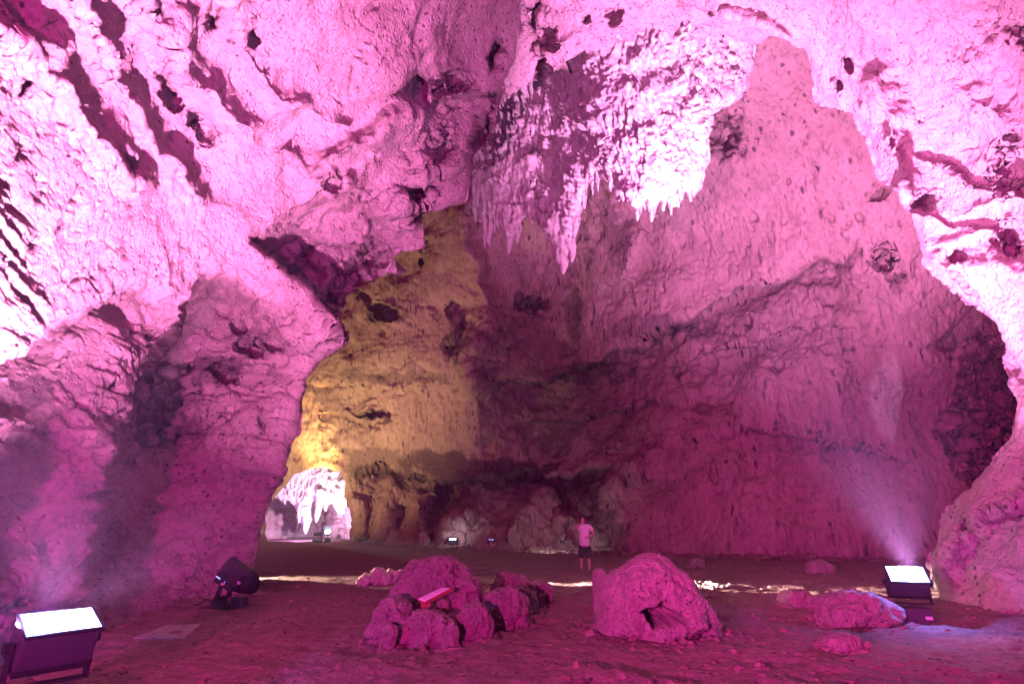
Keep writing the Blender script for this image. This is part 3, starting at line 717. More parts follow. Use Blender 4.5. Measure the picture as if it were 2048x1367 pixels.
# small white stones in the streak beside the dome shaped boulder
R9 = random.Random(4)
peb = [(1393, 1171), (1402, 1168), (1410, 1172), (1418, 1170), (1427, 1173), (1398, 1176), (1407, 1177), (1415, 1178), (1388, 1169), (1436, 1175), (1446, 1177), (1424, 1179), (1461, 1176), (1382, 1166)]
first = None
for k, (x, y) in enumerate(peb):
    s = R9.uniform(.06, .11)
    if first is None:
        bm = bmesh.new(); bmesh.ops.create_icosphere(bm, subdivisions=3, radius=1)
        co_ = np.array([v.co[:] for v in bm.verts]); dsp = 1 + .35 * fbm(co_ * 1.2, 3, .5, 3)
        for v, d_ in zip(bm.verts, dsp): v.co *= float(d_)
        o = first = bm_obj('pale_pebble', bm, PALE, None, True)
    else:
        o = link(first.copy())
    y0 = fy(y); o.location = W(x, y, y0) + np.array([0, 0, s * .3]); o.scale = (s * 1.2, s, s * .8); o.rotation_euler = (0, 0, R9.uniform(0, 6))
    tag(o, 'small white pebble among those scattered in the light streak right of the dome shaped boulder', 'pebble', 'white pebbles in the light streak')

# loose gravel and clods over the trodden floor
def gravel():
    rock_feet = [(b.location.x, b.location.y, b.dimensions.x, b.dimensions.y) for b in bpy.data.objects if b.name.startswith(('boulder', 'pale_stone')) and b.location.y < 17]
    base = bmesh.new(); bmesh.ops.create_icosphere(base, subdivisions=1, radius=1)
    bv = np.array([v.co[:] for v in base.verts]); bf = np.array([[v.index for v in f.verts] for f in base.faces]); base.free()
    g = np.random.default_rng(8); n = 6500
    Yg = 3.5 + 24 * g.random(n) ** 1.6; Xg = (g.random(n) * 2 - 1) * (Yg * .95 + 1)
    q = np.stack([Xg, Yg, np.zeros(n)], 1)
    keep = fbm(q / 1.7, 3, .5, 91) + .25 * (Xg > 1) + g.random(n) * .5 > .32
    q = q[keep]
    m = 900
    px = g.uniform(700, 1900, m); yb = np.interp(px, [700, 860, 1000, 1250, 1450, 1700, 1900], [45, 38.5, 35.4, 31, 28.2, 26.6, 26.2]) - np.abs(g.normal(size=m)) * 1.1 - .2
    foot = np.stack([(px - CX) / FPX * yb * 1.04, yb, np.zeros(m)], 1)
    size = np.concatenate([.008 + .045 * g.random(len(q)) ** 4, .03 + .22 * g.random(m) ** 3])
    ring = []; rs = []
    for bx_, by_, dx_, dy_ in rock_feet:
        m2 = int(30 + 60 * dx_); a = g.uniform(0, 2 * math.pi, m2); e_ = 1.0 + np.abs(g.normal(size=m2)) * .16
        ring.append(np.stack([bx_ + np.cos(a) * dx_ * .5 * e_, by_ + np.sin(a) * dy_ * .5 * e_, np.zeros(m2)], 1)); rs.append(.012 + .05 * g.random(m2) ** 3)
    size = np.concatenate([size] + rs)
    q = np.concatenate([q, foot] + ring); n = len(q)
    q[:, 2] = floor_z(q)
    vs = bv[None] * (1 + .3 * g.normal(size=(n, len(bv), 1))) * size[:, None, None] * np.stack([1 + g.random(n), 1 + g.random(n), .6 + .4 * g.random(n)], 1)[:, None]
    vs = vs + q[:, None]
    fs = bf[None] + (np.arange(n) * len(bv))[:, None, None]
    o = np_mesh('gravel', vs.reshape(-1, 3), fs.reshape(-1, 3), DIRT, None, False)
    tag(o, 'loose gravel and clods strewn over the dark trodden dirt floor', 'gravel', None, 'stuff')
gravel()

# flat slab let into the floor near the left wall
def slab():
    bm = bmesh.new()
    pts = [(264, 1275), (330, 1249), (404, 1246), (372, 1273)]
    top = [bm.verts.new(W(x, y, fy(y, .03))) for x, y in pts]
    bot = [bm.verts.new(v.co - Vector((0, 0, .12))) for v in top]
    bm.faces.new(top); bm.faces.new(bot[::-1])
    for i in range(4): bm.faces.new([top[i], bot[i], bot[(i + 1) % 4], top[(i + 1) % 4]])
    bmesh.ops.bevel(bm, geom=list(bm.edges), offset=.012, segments=2, affect='EDGES')
    tag(bm_obj('floor_slab', bm, SLAB), 'flat pale slab lying in the dirt beside the foot of the left wall', 'slab')
slab()

# ------------------------------------------------------------------ stalactites under the curtain
def stalactite(p_top, r, L, seed, parent, material=None, name='stalactite', segs=26, rings=44, tip=.28):
    t = np.linspace(0, 1, rings); a = np.linspace(0, 2 * math.pi, segs, endpoint=False)
    rad = r * ((1 - t) ** .8 * (1 - tip) + tip * np.sqrt(np.maximum(0, 1 - t ** 6)))
    c, s_ = np.cos(a), np.sin(a)
    P = np.stack([rad[:, None] * c, rad[:, None] * s_, -L * t[:, None] * np.ones((1, segs))], -1).reshape(-1, 3)
    q = P / (.5 * r) * np.array([1, 1, .3]) + seed * 7.7
    rr = 1 + .35 * fbm(q, 4, .6, seed) + .15 * ridged(P / (.25 * r) * np.array([1, 1, .15]) + seed, 2, .5, seed)
    P[:, :2] *= rr[:, None]
    bend = fbm(np.stack([P[:, 2] / L * 1.5, np.full(len(P), seed), np.zeros(len(P))], 1), 2, .5, 5) * r * .5
    P[:, 0] += bend
    i = np.arange(rings * segs).reshape(rings, segs); j = np.roll(i, -1, 1)
    f = np.stack([i[:-1].ravel(), j[:-1].ravel(), j[1:].ravel(), i[1:].ravel()], 1)
    P[-segs:] = P[-segs:].mean(0)
    o = np_mesh(name, P, f, material or FLOW, parent)
    o.location = p_top
    return o

for k, (x, y0, y1, Y, wpx) in enumerate([(1304, 385, 437, 17.1, 22), (1275, 385, 434, 17.2, 20), (1290, 380, 412, 17.3, 14), (1330, 370, 415, 17.2, 22), (1356, 360, 408, 17.5, 18), (1380, 350, 398, 17.9, 16), (1402, 330, 372, 18.1, 14),
        (1246, 360, 395, 17.4, 18), (1222, 340, 376, 17.8, 16), (1122, 440, 543, 19.2, 46), (1138, 430, 520, 19.3, 30), (1104, 420, 505, 19.5, 28), (1018, 420, 503, 20.4, 28), (1034, 420, 482, 20.3, 22), (982, 410, 490, 20.5, 18), (970, 400, 490, 20.7, 14),
        (998, 400, 452, 20.3, 20), (950, 380, 440, 20.8, 18), (1152, 400, 470, 19.2, 22), (1168, 350, 412, 18.7, 18), (1184, 340, 384, 18.6, 12), (1196, 335, 376, 18.5, 10), (1064, 390, 440, 19.7, 24), (1312, 380, 418, 17.25, 12), (1342, 380, 424, 17.35, 12)]):
    if x < 1190: Y = 18.9 + (1190 - x) / 250 * 4.7
    top = W(x, y0, Y); bot = W(x, y1, Y)
    stalactite(top + np.array([0, .25, .25]), wpx / FPX * Y * .5, top[2] - bot[2] + .25, k + 1, flow)

# far stalactites in the lit chamber
far_flow = rock_layer('flowstone_curtain', [[(528, 925), (705, 925), (700, 985), (693, 1000), (688, 1024), (676, 1028), (664, 1004), (655, 1012), (650, 1022), (645, 1000), (632, 1000), (626, 1005), (624, 1040), (616, 1066), (608, 1052), (600, 1044), (596, 1030), (588, 1010), (576, 1000), (568, 1006), (556, 998), (545, 990)]],
    [(530, 930, 51), (700, 930, 51), (620, 960, 52), (600, 1040, 53), (690, 1020, 52), (560, 1000, 53)], (525, 920, 710, 1070), 2.0, FLOW,
    noise=dict(big=.5, mid=.3, rid=.3, pit=.1, fine=.06, hollow=0), roll=(8, .01), skirt=1.5, rough=3, seed=57, scale=1.0, flute=.25, tuck=.08)
tag(far_flow, 'brilliantly lit white stalactite curtain inside the small chamber beyond the low opening', 'flowstone')
for k, (x, y0, y1, Y, wpx) in enumerate([(638, 985, 1044, 51.5, 15), (612, 1020, 1068, 52.5, 16), (688, 1000, 1028, 51.6, 12), (652, 995, 1022, 51.8, 10), (570, 985, 1008, 52.6, 10), (600, 1005, 1046, 52.4, 10)]):
    top = W(x, y0, Y); bot = W(x, y1, Y)
    stalactite(top + np.array([0, .2, .3]), wpx / FPX * Y * .5, top[2] - bot[2] + .3, k + 41, far_flow, tip=.45)

# ------------------------------------------------------------------ lamps
EMIT = glow('lamp_face', (.93, .96, 1.0), 6.0)
EMIT_S = glow('small_lamp_face', (.75, .95, 1.0), 2.5)
LED_B = glow('blue_led', (.25, .35, 1.0), 3.0)

def flood_lamp(loc, rz, label, tilt, hz):
    LW = .56
    """wide LED wash light: deep box head with the lit face on top, carried by a yoke on a ballast box"""
    t = empty('flood_lamp', loc, math.radians(rz))
    tag(t, label, 'flood lamp', 'big white flood lamps standing on the floor')
    Mh = T(0, 0, hz) @ R(tilt, 'X')
    bm = bmesh.new(); box(bm, (LW, .34, .30), Mh @ T(0, 0, .02), .02, 1.0)
    h = bm_obj('housing', bm, BLACK, t)
    bm = bmesh.new(); box(bm, (LW + .005, .36, .05), Mh @ T(0, 0, -.15), .008)
    bm_obj('rear_lip', bm, BLACK2, h)
    bm = bmesh.new()
    for sx in (-1, 1): box(bm, (.02, .37, .035), Mh @ T(sx * (LW / 2 - .002), 0, .176), .004)
    for sy in (-1, 1): box(bm, (LW - .02, .02, .035), Mh @ T(0, sy * .172, .176), .004)
    bm_obj('face_frame', bm, BLACK2, h)
    bm = bmesh.new(); box(bm, (LW - .024, .325, .012), Mh @ T(0, 0, .186))
    bm_obj('light_face', bm, EMIT, t)
    bm = bmesh.new()
    for sx in (-1, 1):
        box(bm, (.022, .10, .36), T(sx * (LW / 2 + .022), 0, hz - .15), .006)
    box(bm, (LW + .066, .10, .022), T(0, 0, hz - .32), .006)
    bm_obj('yoke', bm, BLACK2, t)
    for sx in (-1, 1):
        bm = bmesh.new(); cyl(bm, .045, .045, .04, T(sx * (LW / 2 + .052), 0, hz) @ R(90, 'Y')); bm_obj('tilt_knob', bm, BLACK2, t)
    bm = bmesh.new(); box(bm, (LW - .04, .40, hz - .36), T(0, .02, (hz - .38) / 2), .012, .96)
    b = bm_obj('ballast_box', bm, BLACK, t)
    bm = bmesh.new(); box(bm, (.10, .006, .05), T(.18, -.184, .09), 0); bm_obj('name_plate', bm, GREY, b)
    return t

PL = W(120, 1224, 5.6); PR = W(1807, 1130, 10.4)
flood_lamp((PL[0], PL[1], 0), 55, 'glaring white flood lamp in the near left corner, close to the left wall', 24, .58)
flood_lamp((PR[0], PR[1], 0), -20, 'glaring white flood lamp at the foot of the right arch behind the low broad boulder', 40, .60)

def projector(loc):
    t = empty('projector', loc)
    tag(t, 'unlit black stage projector with a round lens barrel at the foot of the pillar', 'projector')
    M = T(0, 0, .62) @ R(12, 'Z') @ R(33, 'Y')
    bm = bmesh.new(); box(bm, (.50, .38, .38), M, .015)
    h = bm_obj('housing', bm, BLACK2, t)
    bm = bmesh.new(); box(bm, (.40, .32, .10), M @ T(-.02, 0, -.25), .03, 1.0); bm_obj('lamp_housing', bm, BLACK2, h)
    bm = bmesh.new(); box(bm, (.20, .012, .014), M @ T(-.12, -.206, -.19)); bm_obj('blue_edge_light', bm, LED_B, h)
    Mb = T(.27, -.06, .42) @ R(-18, 'Z') @ R(80, 'Y')
    bm = bmesh.new(); cyl(bm, .15, .19, .30, Mb, 28); cyl(bm, .197, .197, .05, Mb @ T(0, 0, .13), 28); cyl(bm, .10, .12, .16, Mb @ T(0, 0, -.2), 24)
    l = bm_obj('lens_barrel', bm, BLACK2, t, True)
    bm = bmesh.new(); box(bm, (.07, .01, .05), T(.20, -.24, .46) @ R(-18, 'Z')); bm_obj('label_plate', bm, GREY, l)
    bm = bmesh.new()
    for sy in (-1, 1): box(bm, (.09, .03, .46), T(-.14, sy * .24, .40) @ R(10, 'Y'), .008)
    box(bm, (.13, .50, .03), T(-.18, 0, .18), .008)
    y = bm_obj('yoke', bm, BLACK2, t)
    bm = bmesh.new(); box(bm, (.07, .008, .045), T(-.10, -.259, .44)); bm_obj('label_plate', bm, GREY, y)
    bm = bmesh.new(); box(bm, (.36, .34, .22), T(-.22, 0, .07), .04, .55); bm_obj('base', bm, BLACK, t)
    bm = bmesh.new(); box(bm, (.30, .30, .22), T(.18, -.06, .09), .02, .74); bm_obj('ballast_block', bm, BLACK, t)
    # cable trailing to the wall
    pts = [Vector((-.32, .0, .10)), Vector((-.5, .02, .14)), Vector((-.62, .05, .06)), Vector((-.8, .15, .02))]
    bm = bmesh.new()
    for a, b in zip(pts, pts[1:]):
        d_ = b - a; cyl(bm, .013, .013, d_.length, Matrix.Translation((a + b) / 2) @ d_.to_track_quat('Z', 'Y').to_matrix().to_4x4(), 8)
    bm_obj('cable', bm, BLACK2, t, True)
pp = W(466, 1212, fy(1212)); projector((pp[0], pp[1] - .1, 0))

def small_flood(px, py, wid, label, lit):
    y = fy(py); p = W(px, py, y)
    t = empty('small_flood_lamp', (p[0], p[1], 0)); tag(t, label, 'flood lamp', 'small flood lamps along the foot of the back wall')
    M = T(0, 0, .45) @ R(24, 'X')
    bm = bmesh.new(); box(bm, (wid, .26, .22), M, .02); bm_obj('housing', bm, BLACK2, t)
    if lit:
        bm = bmesh.new(); box(bm, (wid * .9, .23, .012), M @ T(0, 0, .115)); bm_obj('light_face', bm, EMIT_S, t)
    else:
        for k in range(5):
            bm = bmesh.new(); box(bm, (.05, .05, .03), M @ T(-wid * .36 + k * wid * .18, -.09, .12)); bm_obj('led', bm, LED_B, t)
    bm = bmesh.new()
    for sx in (-1, 1): box(bm, (.03, .08, .36), T(sx * (wid / 2 + .02), 0, .30), .005)
    box(bm, (wid + .1, .24, .10), T(0, 0, .06), .01); bm_obj('stand', bm, BLACK2, t)
small_flood(905, 1097, .46, 'small flood lamp with a glowing cyan white face below the back wall', True)
small_flood(986, 1097, .62, 'small dark flood lamp showing only a row of tiny blue lights', False)

def round_flood():
    p = W(655, 1078, 46.5)
    t = empty('round_flood_lamp', (p[0], p[1], 0)); tag(t, 'round lit flood lamp with a pale visor at the mouth of the far chamber', 'flood lamp')
    M = T(0, 0, .72) @ R(52, 'X')
    bm = bmesh.new(); cyl(bm, .20, .27, .26, M, 24); bm_obj('housing', bm, BLACK, t, False)
    bm = bmesh.new(); cyl(bm, .235, .235, .02, M @ T(0, 0, .14), 24); bm_obj('light_face', bm, EMIT, t)
    bm = bmesh.new()
    n = 14
    rows = []
    for r_, z_ in ((.275, .12), (.31, .42)):
        rows.append([bm.verts.new(M @ Vector((r_ * math.cos(a), r_ * math.sin(a), z_))) for a in np.linspace(.35, math.pi - .35, n)])
    for a in range(n - 1): bm.faces.new([rows[0][a], rows[0][a + 1], rows[1][a + 1], rows[1][a]])
    bmesh.ops.solidify(bm, geom=bm.faces[:], thickness=.012)
    bm_obj('visor', bm, plain('pale_blue_visor', (.45, .6, .75), .4), t, False)
    bm = bmesh.new()
    for sx in (-1, 1): box(bm, (.03, .06, .40), T(sx * .31, 0, .55), .005)
    box(bm, (.66, .07, .03), T(0, 0, .35), .005); bm_obj('yoke', bm, GREY, t)
    bm = bmesh.new(); box(bm, (.48, .4, .34), T(0, 0, .16), .02, .7); bm_obj('base', bm, BLACK2, t)
round_flood()

def rack_flood():
    p = W(635, 1077, 47.0)
    t = empty('floor_spotlight', (p[0], p[1], 0)); tag(t, 'dark unlit lamp seen from behind, left of the round lit lamp in the far chamber', 'flood lamp')
    bm = bmesh.new(); box(bm, (.62, .22, .14), T(0, 0, .56) @ R(20, 'X'), .02); bm_obj('housing', bm, BLACK2, t)
    bm = bmesh.new(); box(bm, (.60, .05, .04), T(0, .02, .70), .005)
    for sx in (-1, 1): box(bm, (.03, .05, .55), T(sx * .33, 0, .42), .005)
    bm_obj('yoke', bm, BLACK2, t)
    bm = bmesh.new(); box(bm, (.74, .34, .20), T(.03, 0, .09), .02); bm_obj('base', bm, BLACK2, t)
rack_flood()

# ------------------------------------------------------------------ information sign
def sign():
    A, B, C_, D_ = (W(836, 1197.5, 9.10), W(884, 1174.5, 9.36), W(908, 1174.5, 9.30), W(850, 1202.5, 9.02))
    base = Vector(((A + D_) / 2)); base.z = 0
    t = empty('information_sign', base); tag(t, 'small slanted information board with white face in a red brown frame, set among the boulders', 'sign')
    A, B, C_, D_ = (Vector(x) - base for x in (A, B, C_, D_))
    n = (B - A).cross(D_ - A).normalized()
    if n.z < 0: n = -n
    def plate(q, th, up):
        bm = bmesh.new()
        top = [bm.verts.new(v + n * up) for v in q]; bot = [bm.verts.new(v + n * (up - th)) for v in q]
        bm.faces.new(top); bm.faces.new(bot[::-1])
        for i in range(4): bm.faces.new([top[i], bot[i], bot[(i + 1) % 4], top[(i + 1) % 4]])
        return bm
    bm = plate((A, B, C_, D_), .05, 0); bmesh.ops.bevel(bm, geom=list(bm.edges), offset=.006, segments=2, affect='EDGES')
    bm_obj('board_frame', bm, REDPAINT, t)
    def uv(u, v): return A.lerp(B, u).lerp(D_.lerp(C_, u), v)
    f = bm_obj('sign_face', plate((uv(.0, .0) , uv(.95, .03), uv(.95, .78), uv(.0, .97)), .01, .006), PAPER, t)
    bm = bmesh.new()
    for k in range(9):
        u = .10 + k * .088
        if k == 4: continue
        vs = [uv(u, .18), uv(u + .03, .18), uv(u + .03, .60 + .12 * (k % 3 == 0)), uv(u, .60 + .12 * (k % 3 == 0))]
        bm.faces.new([bm.verts.new(v + n * .0085) for v in vs])
    bm_obj('printed_lines', bm, INK, f)
    m = uv(.16, .5); foot = Vector((m.x, m.y, -.1))
    bm = bmesh.new(); h = m.z - .06 + .1
    box(bm, (.14, .10, h), T(m.x, m.y, h / 2 - .1) @ R(20, 'Z'), .008); bm_obj('post', bm, REDPAINT, t)
sign()

# ------------------------------------------------------------------ visitor
def skin_mesh(name, joints, bones, material, parent=None, sub=2, root=None):
    """joints: {name: (pos, rx, ry)}; one continuous skinned surface"""
    names = list(joints); me = bpy.data.meshes.new(name)
    me.from_pydata([joints[n][0] for n in names], [(names.index(a), names.index(b)) for a, b in bones], [])
    o = link(bpy.data.objects.new(name, me))
    mod = o.modifiers.new('skin', 'SKIN'); mod.use_smooth_shade = True
    lay = me.skin_vertices[0].data if me.skin_vertices else None
    if lay is None:
        bpy.context.view_layer.objects.active = o
        bpy.ops.mesh.customdata_skin_add(); lay = me.skin_vertices[0].data
    for i, n in enumerate(names):
        lay[i].radius = joints[n][1:3]; lay[i].use_root = (n == (root or names[0]))
    m2 = o.modifiers.new('sub', 'SUBSURF'); m2.levels = sub; m2.render_levels = sub
    dg = bpy.context.evaluated_depsgraph_get(); ev = o.evaluated_get(dg)
    out = bpy.data.meshes.new_from_object(ev); out.name = name
    COL.objects.unlink(o); bpy.data.objects.remove(o)
    out.materials.clear(); out.materials.append(material)
    for p in out.polygons: p.use_smooth = True
    return link(bpy.data.objects.new(name, out), parent)

def person():
    SKIN = plain('skin', (.50, .30, .23), .5); SHIRT = plain('white_shirt', (.80, .77, .76), .8, var=.06); SHORTS = plain('dark_shorts', (.03, .028, .04), .8)
    HAIR = plain('black_hair', (.015, .012, .012), .6); SHOE = plain('sandal', (.16, .12, .10), .6)
    y = fy(1139.5); p = W(1171, 1139.5, y)
    t = empty('person', (p[0], p[1], 0)); tag(t, 'person in white polo shirt and dark shorts, one hand at mouth, other on hip', 'person')
    J = dict(pelvis=((0, 0, .90), .15, .12), waist=((-.01, -.02, 1.05), .155, .13), chest=((-.01, 0, 1.28), .16, .12), top=((0, .01, 1.41), .10, .085), neck=((-.02, -.01, 1.50), .055, .055), jaw=((-.045, -.05, 1.565), .062, .068), skull=((-.035, -.015, 1.655), .080, .092), crown=((-.02, .01, 1.715), .05, .055),
        nose=((-.095, -.125, 1.62), .012, .014),
        sl=((-.19, 0, 1.41), .062, .062), el=((-.36, -.13, 1.33), .043, .043), wl=((-.17, -.19, 1.47), .030, .034), hl=((-.115, -.185, 1.51), .020, .036),
        sr=((.17, .01, 1.41), .062, .062), er=((.35, .02, 1.19), .045, .045), wr=((.17, -.13, 1.08), .032, .034), hr=((.10, -.165, 1.065), .020, .036),
        hipl=((-.10, 0, .84), .095, .10), kl=((-.12, -.01, .47), .058, .06), cl=((-.125, .03, .32), .055, .058), al=((-.13, .03, .09), .036, .04), tl=((-.17, -.13, .035), .036, .026),
        hipr=((.10, 0, .84), .095, .10), kr=((.12, -.02, .47), .058, .06), cr=((.13, .02, .32), .055, .058), ar=((.14, .02, .09), .036, .04), tr=((.11, -.16, .035), .036, .026))
    B = [('pelvis', 'waist'), ('waist', 'chest'), ('chest', 'top'), ('top', 'neck'), ('neck', 'jaw'), ('jaw', 'skull'), ('skull', 'crown'), ('skull', 'nose'),
         ('top', 'sl'), ('sl', 'el'), ('el', 'wl'), ('wl', 'hl'), ('top', 'sr'), ('sr', 'er'), ('er', 'wr'), ('wr', 'hr'),
         ('pelvis', 'hipl'), ('hipl', 'kl'), ('kl', 'cl'), ('cl', 'al'), ('al', 'tl'), ('pelvis', 'hipr'), ('hipr', 'kr'), ('kr', 'cr'), ('cr', 'ar'), ('ar', 'tr')]
    for side, hand, dirv, sprd in (('l', 'hl', Vector((.8, -.1, .5)), Vector((-.2, .5, .6))), ('r', 'hr', Vector((-.9, -.3, -.1)), Vector((0, .1, -1)))):
        h = Vector(J[hand][0]); d = dirv.normalized(); s_ = sprd.normalized()
        for k in range(4):
            off = (k - 1.5) * .019; ln = (.036, .042, .040, .030)[k]
            a = h + d * .045 + s_ * off; b = a + d * ln + Vector((0, .010, -.008)); c_ = b + d * ln * .7 + Vector((0, .02, -.014))
            for nm, q, r_ in ((f'{hand}{k}a', a, .0105), (f'{hand}{k}b', b, .009), (f'{hand}{k}c', c_, .0075)): J[nm] = (tuple(q), r_, r_)
            B += [(hand, f'{hand}{k}a'), (f'{hand}{k}a', f'{hand}{k}b'), (f'{hand}{k}b', f'{hand}{k}c')]
        a = h + d * .01 - s_ * .036; b = a + d * .03 - s_ * .012
        J[hand + 'ta'] = (tuple(a), .011, .011); J[hand + 'tb'] = (tuple(b), .009, .009)
        B += [(hand, hand + 'ta'), (hand + 'ta', hand + 'tb')]
    body = skin_mesh('body', J, B, SKIN, t, 2, 'pelvis')
    S = dict(hem=((0, 0, .76), .215, .17), mid=((-.01, -.03, 1.02), .20, .175), chest=((-.01, -.01, 1.27), .195, .15), top=((0, .01, 1.42), .13, .10), collar=((-.01, 0, 1.485), .068, .066),
             sl=((-.19, 0, 1.41), .088, .085), sl2=((-.27, -.065, 1.37), .082, .08), sr=((.18, .01, 1.405), .09, .085), sr2=((.315, .018, 1.25), .085, .08))
    skin_mesh('shirt', S, [('hem', 'mid'), ('mid', 'chest'), ('chest', 'top'), ('top', 'collar'), ('top', 'sl'), ('sl', 'sl2'), ('top', 'sr'), ('sr', 'sr2')], SHIRT, t, 2, 'mid')
    H = dict(w=((0, 0, .86), .18, .14), l1=((-.11, 0, .72), .115, .12), l2=((-.125, 0, .36), .105, .11), r1=((.11, 0, .72), .115, .12), r2=((.13, -.01, .36), .105, .11))
    skin_mesh('shorts', H, [('w', 'l1'), ('l1', 'l2'), ('w', 'r1'), ('r1', 'r2')], SHORTS, t, 2, 'w')
    # hair cap over the back and top of the head
    bm = bmesh.new(); bmesh.ops.create_uvsphere(bm, u_segments=24, v_segments=16, radius=1)
    face = Vector((-.45, -.85, .15)).normalized()
    dele = [v for v in bm.verts if v.co.dot(face) > .42 or v.co.z < -.55]
    bmesh.ops.delete(bm, geom=dele, context='VERTS')
    for v in bm.verts: v.co = Vector((v.co.x * .093 - .028, v.co.y * .108 - .004, v.co.z * .098 + 1.658))
    bmesh.ops.solidify(bm, geom=bm.faces[:], thickness=.012)
    bm_obj('hair', bm, HAIR, t, True)
    for q in ((-.105, -.088, 1.657), (-.045, -.112, 1.657)):
        bm = bmesh.new(); bmesh.ops.create_uvsphere(bm, u_segments=10, v_segments=8, radius=.011); bmesh.ops.translate(bm, verts=bm.verts, vec=q); bm_obj('eye', bm, HAIR, t, True)
    for q in ((.062, -.01, 1.632), (-.112, .022, 1.632)):
        bm = bmesh.new(); bmesh.ops.create_uvsphere(bm, u_segments=10, v_segments=8, radius=1)
        for v in bm.verts: v.co = Vector((v.co.x * .012 + q[0], v.co.y * .022 + q[1], v.co.z * .033 + q[2]))
        bm_obj('ear', bm, SKIN, t, True)
    for ank, toe in ((J['al'][0], J['tl'][0]), (J['ar'][0], J['tr'][0])):
        bm = bmesh.new(); d_ = Vector((toe[0] - ank[0], toe[1] - ank[1], 0)); a = math.atan2(d_.y, d_.x)
        box(bm, (.27, .10, .03), T((ank[0] + toe[0]) / 2, (ank[1] + toe[1]) / 2, .012) @ Matrix.Rotation(a, 4, 'Z'), .012); bm_obj('sandal', bm, SHOE, t)
person()

# ------------------------------------------------------------------ lights
def area(name, loc, target, size, col, power, spread=160):
    l = bpy.data.lights.new(name, 'AREA'); l.shape = 'RECTANGLE'; l.size, l.size_y = size; l.energy = power; l.color = col; l.spread = math.radians(spread)
    o = bpy.data.objects.new(name, l); o.location = loc
    o.rotation_euler = (Vector(target) - Vector(loc)).to_track_quat('-Z', 'Y').to_euler()
    return link(o)

def spot(name, loc, target, col, power, cone=90, blend=.4, rad=.1):
    l = bpy.data.lights.new(name, 'SPOT'); l.energy = power; l.color = col; l.spot_size = math.radians(cone); l.spot_blend = blend; l.shadow_soft_size = rad
    o = bpy.data.objects.new(name, l); o.location = loc
    o.rotation_euler = (Vector(target) - Vector(loc)).to_track_quat('-Z', 'Y').to_euler()
    return link(o)

up = Vector((0, -math.sin(math.radians(24)), math.cos(math.radians(24))))
LL = Vector((PL[0], PL[1], .58)) + up * .225
up2 = Vector((0, -math.sin(math.radians(40)), math.cos(math.radians(40))))
LR = Vector((PR[0], PR[1], .60)) + up2 * .225
FL = (1.0, .33, .76); FR = (1.0, .36, .86)
area('flood_left', LL, LL + up, (.54, .28), FL, 420, 180)
spot('flood_left_beam', LL + Vector((0, 0, .03)), V(120, 150, 7.2), FL, 46000, 86, 1.0, .12)
spot('flood_left_side', LL + Vector((.05, 0, .03)), V(600, 560, 13.0), FL, 15000, 66, 1.0, .12)
spot('flood_left_far', LL + Vector((.08, 0, .03)), V(1900, 330, 12.0), FL, 24000, 50, 1.0, .12)
area('flood_right', LR, LR + up2, (.54, .28), FR, 260, 180)
spot('flood_right_beam', LR + Vector((0, 0, .03)), V(1560, 260, 21), FR, 84000, 84, 1.0, .12)
spot('flood_right_core', LR + Vector((0, 0, .04)), V(1310, 190, 17), FR, 62000, 46, 1.0, .12)
spot('red_wash', (-2.5, -2.5, 1.6), V(900, 760, 14), (1.0, .03, .55), 7600, 130, .6, .15)
spot('violet_wash', (3.2, -1.5, .6), V(790, 110, 11), (.60, .28, 1.0), 5000, 56, 1.0, .2)
spot('violet_side_wash', (1.0, -1.5, .6), V(1620, 100, 13), (.60, .28, 1.0), 3500, 50, 1.0, .2)
spot('back_wash', (-4.2, -3.0, 2.0), V(1780, 760, 27), (1.0, .08, .58), 22000, 52, 1.0, .15)
spot('lilac_patch', (4.5, -2.0, 2.2), V(1880, 800, 26.7), (.62, .42, 1.0), 22000, 11, .25, .08)
spot('amber_wash', V(480, 1060, 33), V(640, 720, 42), (1.0, .66, .30), 14000, 135, 1.0, .2)
spot('tunnel_wash', V(655, 1064, 48.5), V(625, 975, 53), (1.0, .66, .95), 7000, 120, .4, .15)
spot('tunnel_violet', V(590, 1074, 49), V(600, 1040, 58), (.7, .26, 1.0), 1600, 150, .4, .15)
spot('floor_beam', (-9.0, 18.8, 1.4), (6.0, 15.2, -.1), (1.0, .74, .70), 260000, 7, .6, .03)
spot('floor_spill', (-9.0, 18.8, 1.1), (-4.4, 14.9, 0), (1.0, .78, .62), 5500, 84, .7, .03)
spot('tunnel_glow', V(642, 1068, 41.8), V(640, 890, 44.0), (1.0, .50, .12), 20000, 36, 1.0, .05)
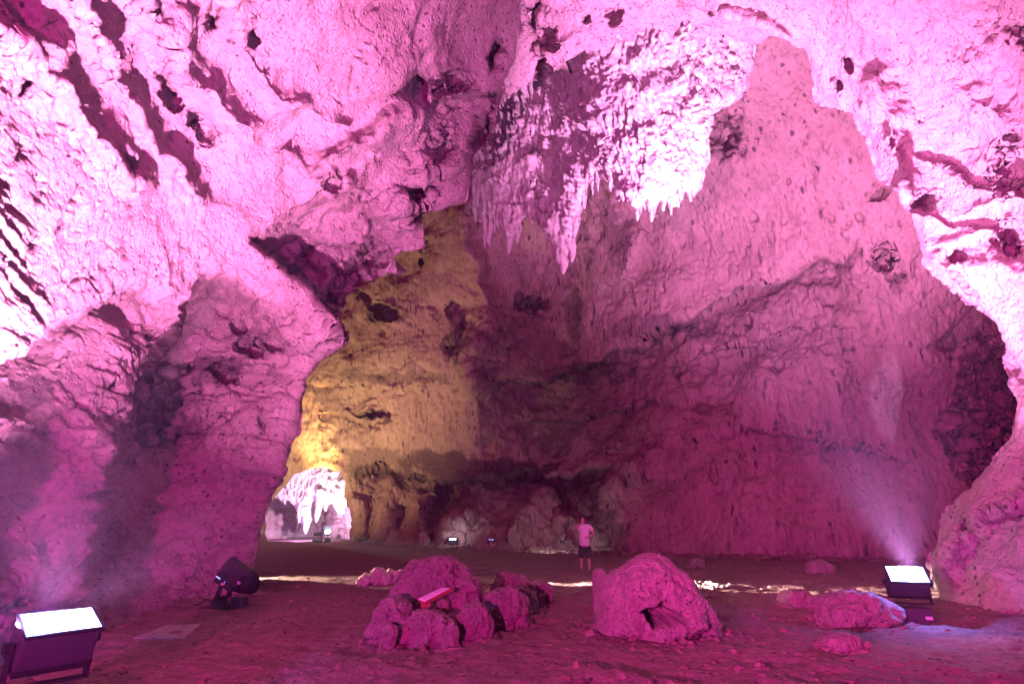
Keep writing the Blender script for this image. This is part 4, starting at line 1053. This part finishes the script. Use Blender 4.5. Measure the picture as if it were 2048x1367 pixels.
spot('small_flood_beam', V(905, 1080, 35.0), V(900, 980, 38.5), (.9, .8, .95), 130, 150, .8, .1)
spot('wall_foot_spot', V(1090, 1090, 30.5), V(1120, 1000, 34.5), (.9, .75, .85), 260, 150, .8, .1)  # spot before the back wall, apart from the small flood lamps
for p_ in (LL, LR):      # added blue points, imitating lens bloom around the flood lamps
    g = bpy.data.lights.new('added_bloom', 'POINT'); g.energy = 190; g.color = (.16, .22, 1.0); g.shadow_soft_size = .012
    go = link(bpy.data.objects.new('added_bloom', g)); go.location = p_ + Vector((0, -.10, .12))
def haze():
    bm = bmesh.new(); box(bm, (150, 110, 60), T(0, 40, 28))
    m = bpy.data.materials.new('haze'); m.use_nodes = True; nt = m.node_tree; nt.nodes.clear()
    out = nt.nodes.new('ShaderNodeOutputMaterial'); v = nt.nodes.new('ShaderNodeVolumePrincipled')
    v.inputs['Color'].default_value = (.72, .78, 1, 1); v.inputs['Density'].default_value = .0008; v.inputs['Anisotropy'].default_value = .3
    nt.links.new(v.outputs[0], out.inputs['Volume'])
    o = bm_obj('haze', bm, m); o['kind'] = 'stuff'
haze()
# ------------------------------------------------------------------ world, camera, render
w = bpy.data.worlds.new('World'); SC.world = w; w.use_nodes = True
bg = w.node_tree.nodes['Background']; bg.inputs[0].default_value = (1.0, .05, .33, 1); bg.inputs[1].default_value = .24

cam = bpy.data.cameras.new('camera'); cam.lens = 20; cam.sensor_width = 36; cam.clip_end = 500
co = link(bpy.data.objects.new('camera', cam)); co.location = (0, 0, CAMZ); co.rotation_euler = (math.radians(90) + PITCH, 0, 0)
SC.camera = co
SC.view_settings.view_transform = 'Standard'; SC.view_settings.look = 'None'; SC.view_settings.exposure = 0; SC.view_settings.gamma = 1
SC.render.engine = 'CYCLES'
c = SC.cycles
c.max_bounces = 5; c.volume_bounces = 0; c.diffuse_bounces = 4; c.glossy_bounces = 2; c.sample_clamp_indirect = 6; c.use_denoising = True
c.use_adaptive_sampling = True; c.adaptive_threshold = .045
c.caustics_reflective = False; c.caustics_refractive = False
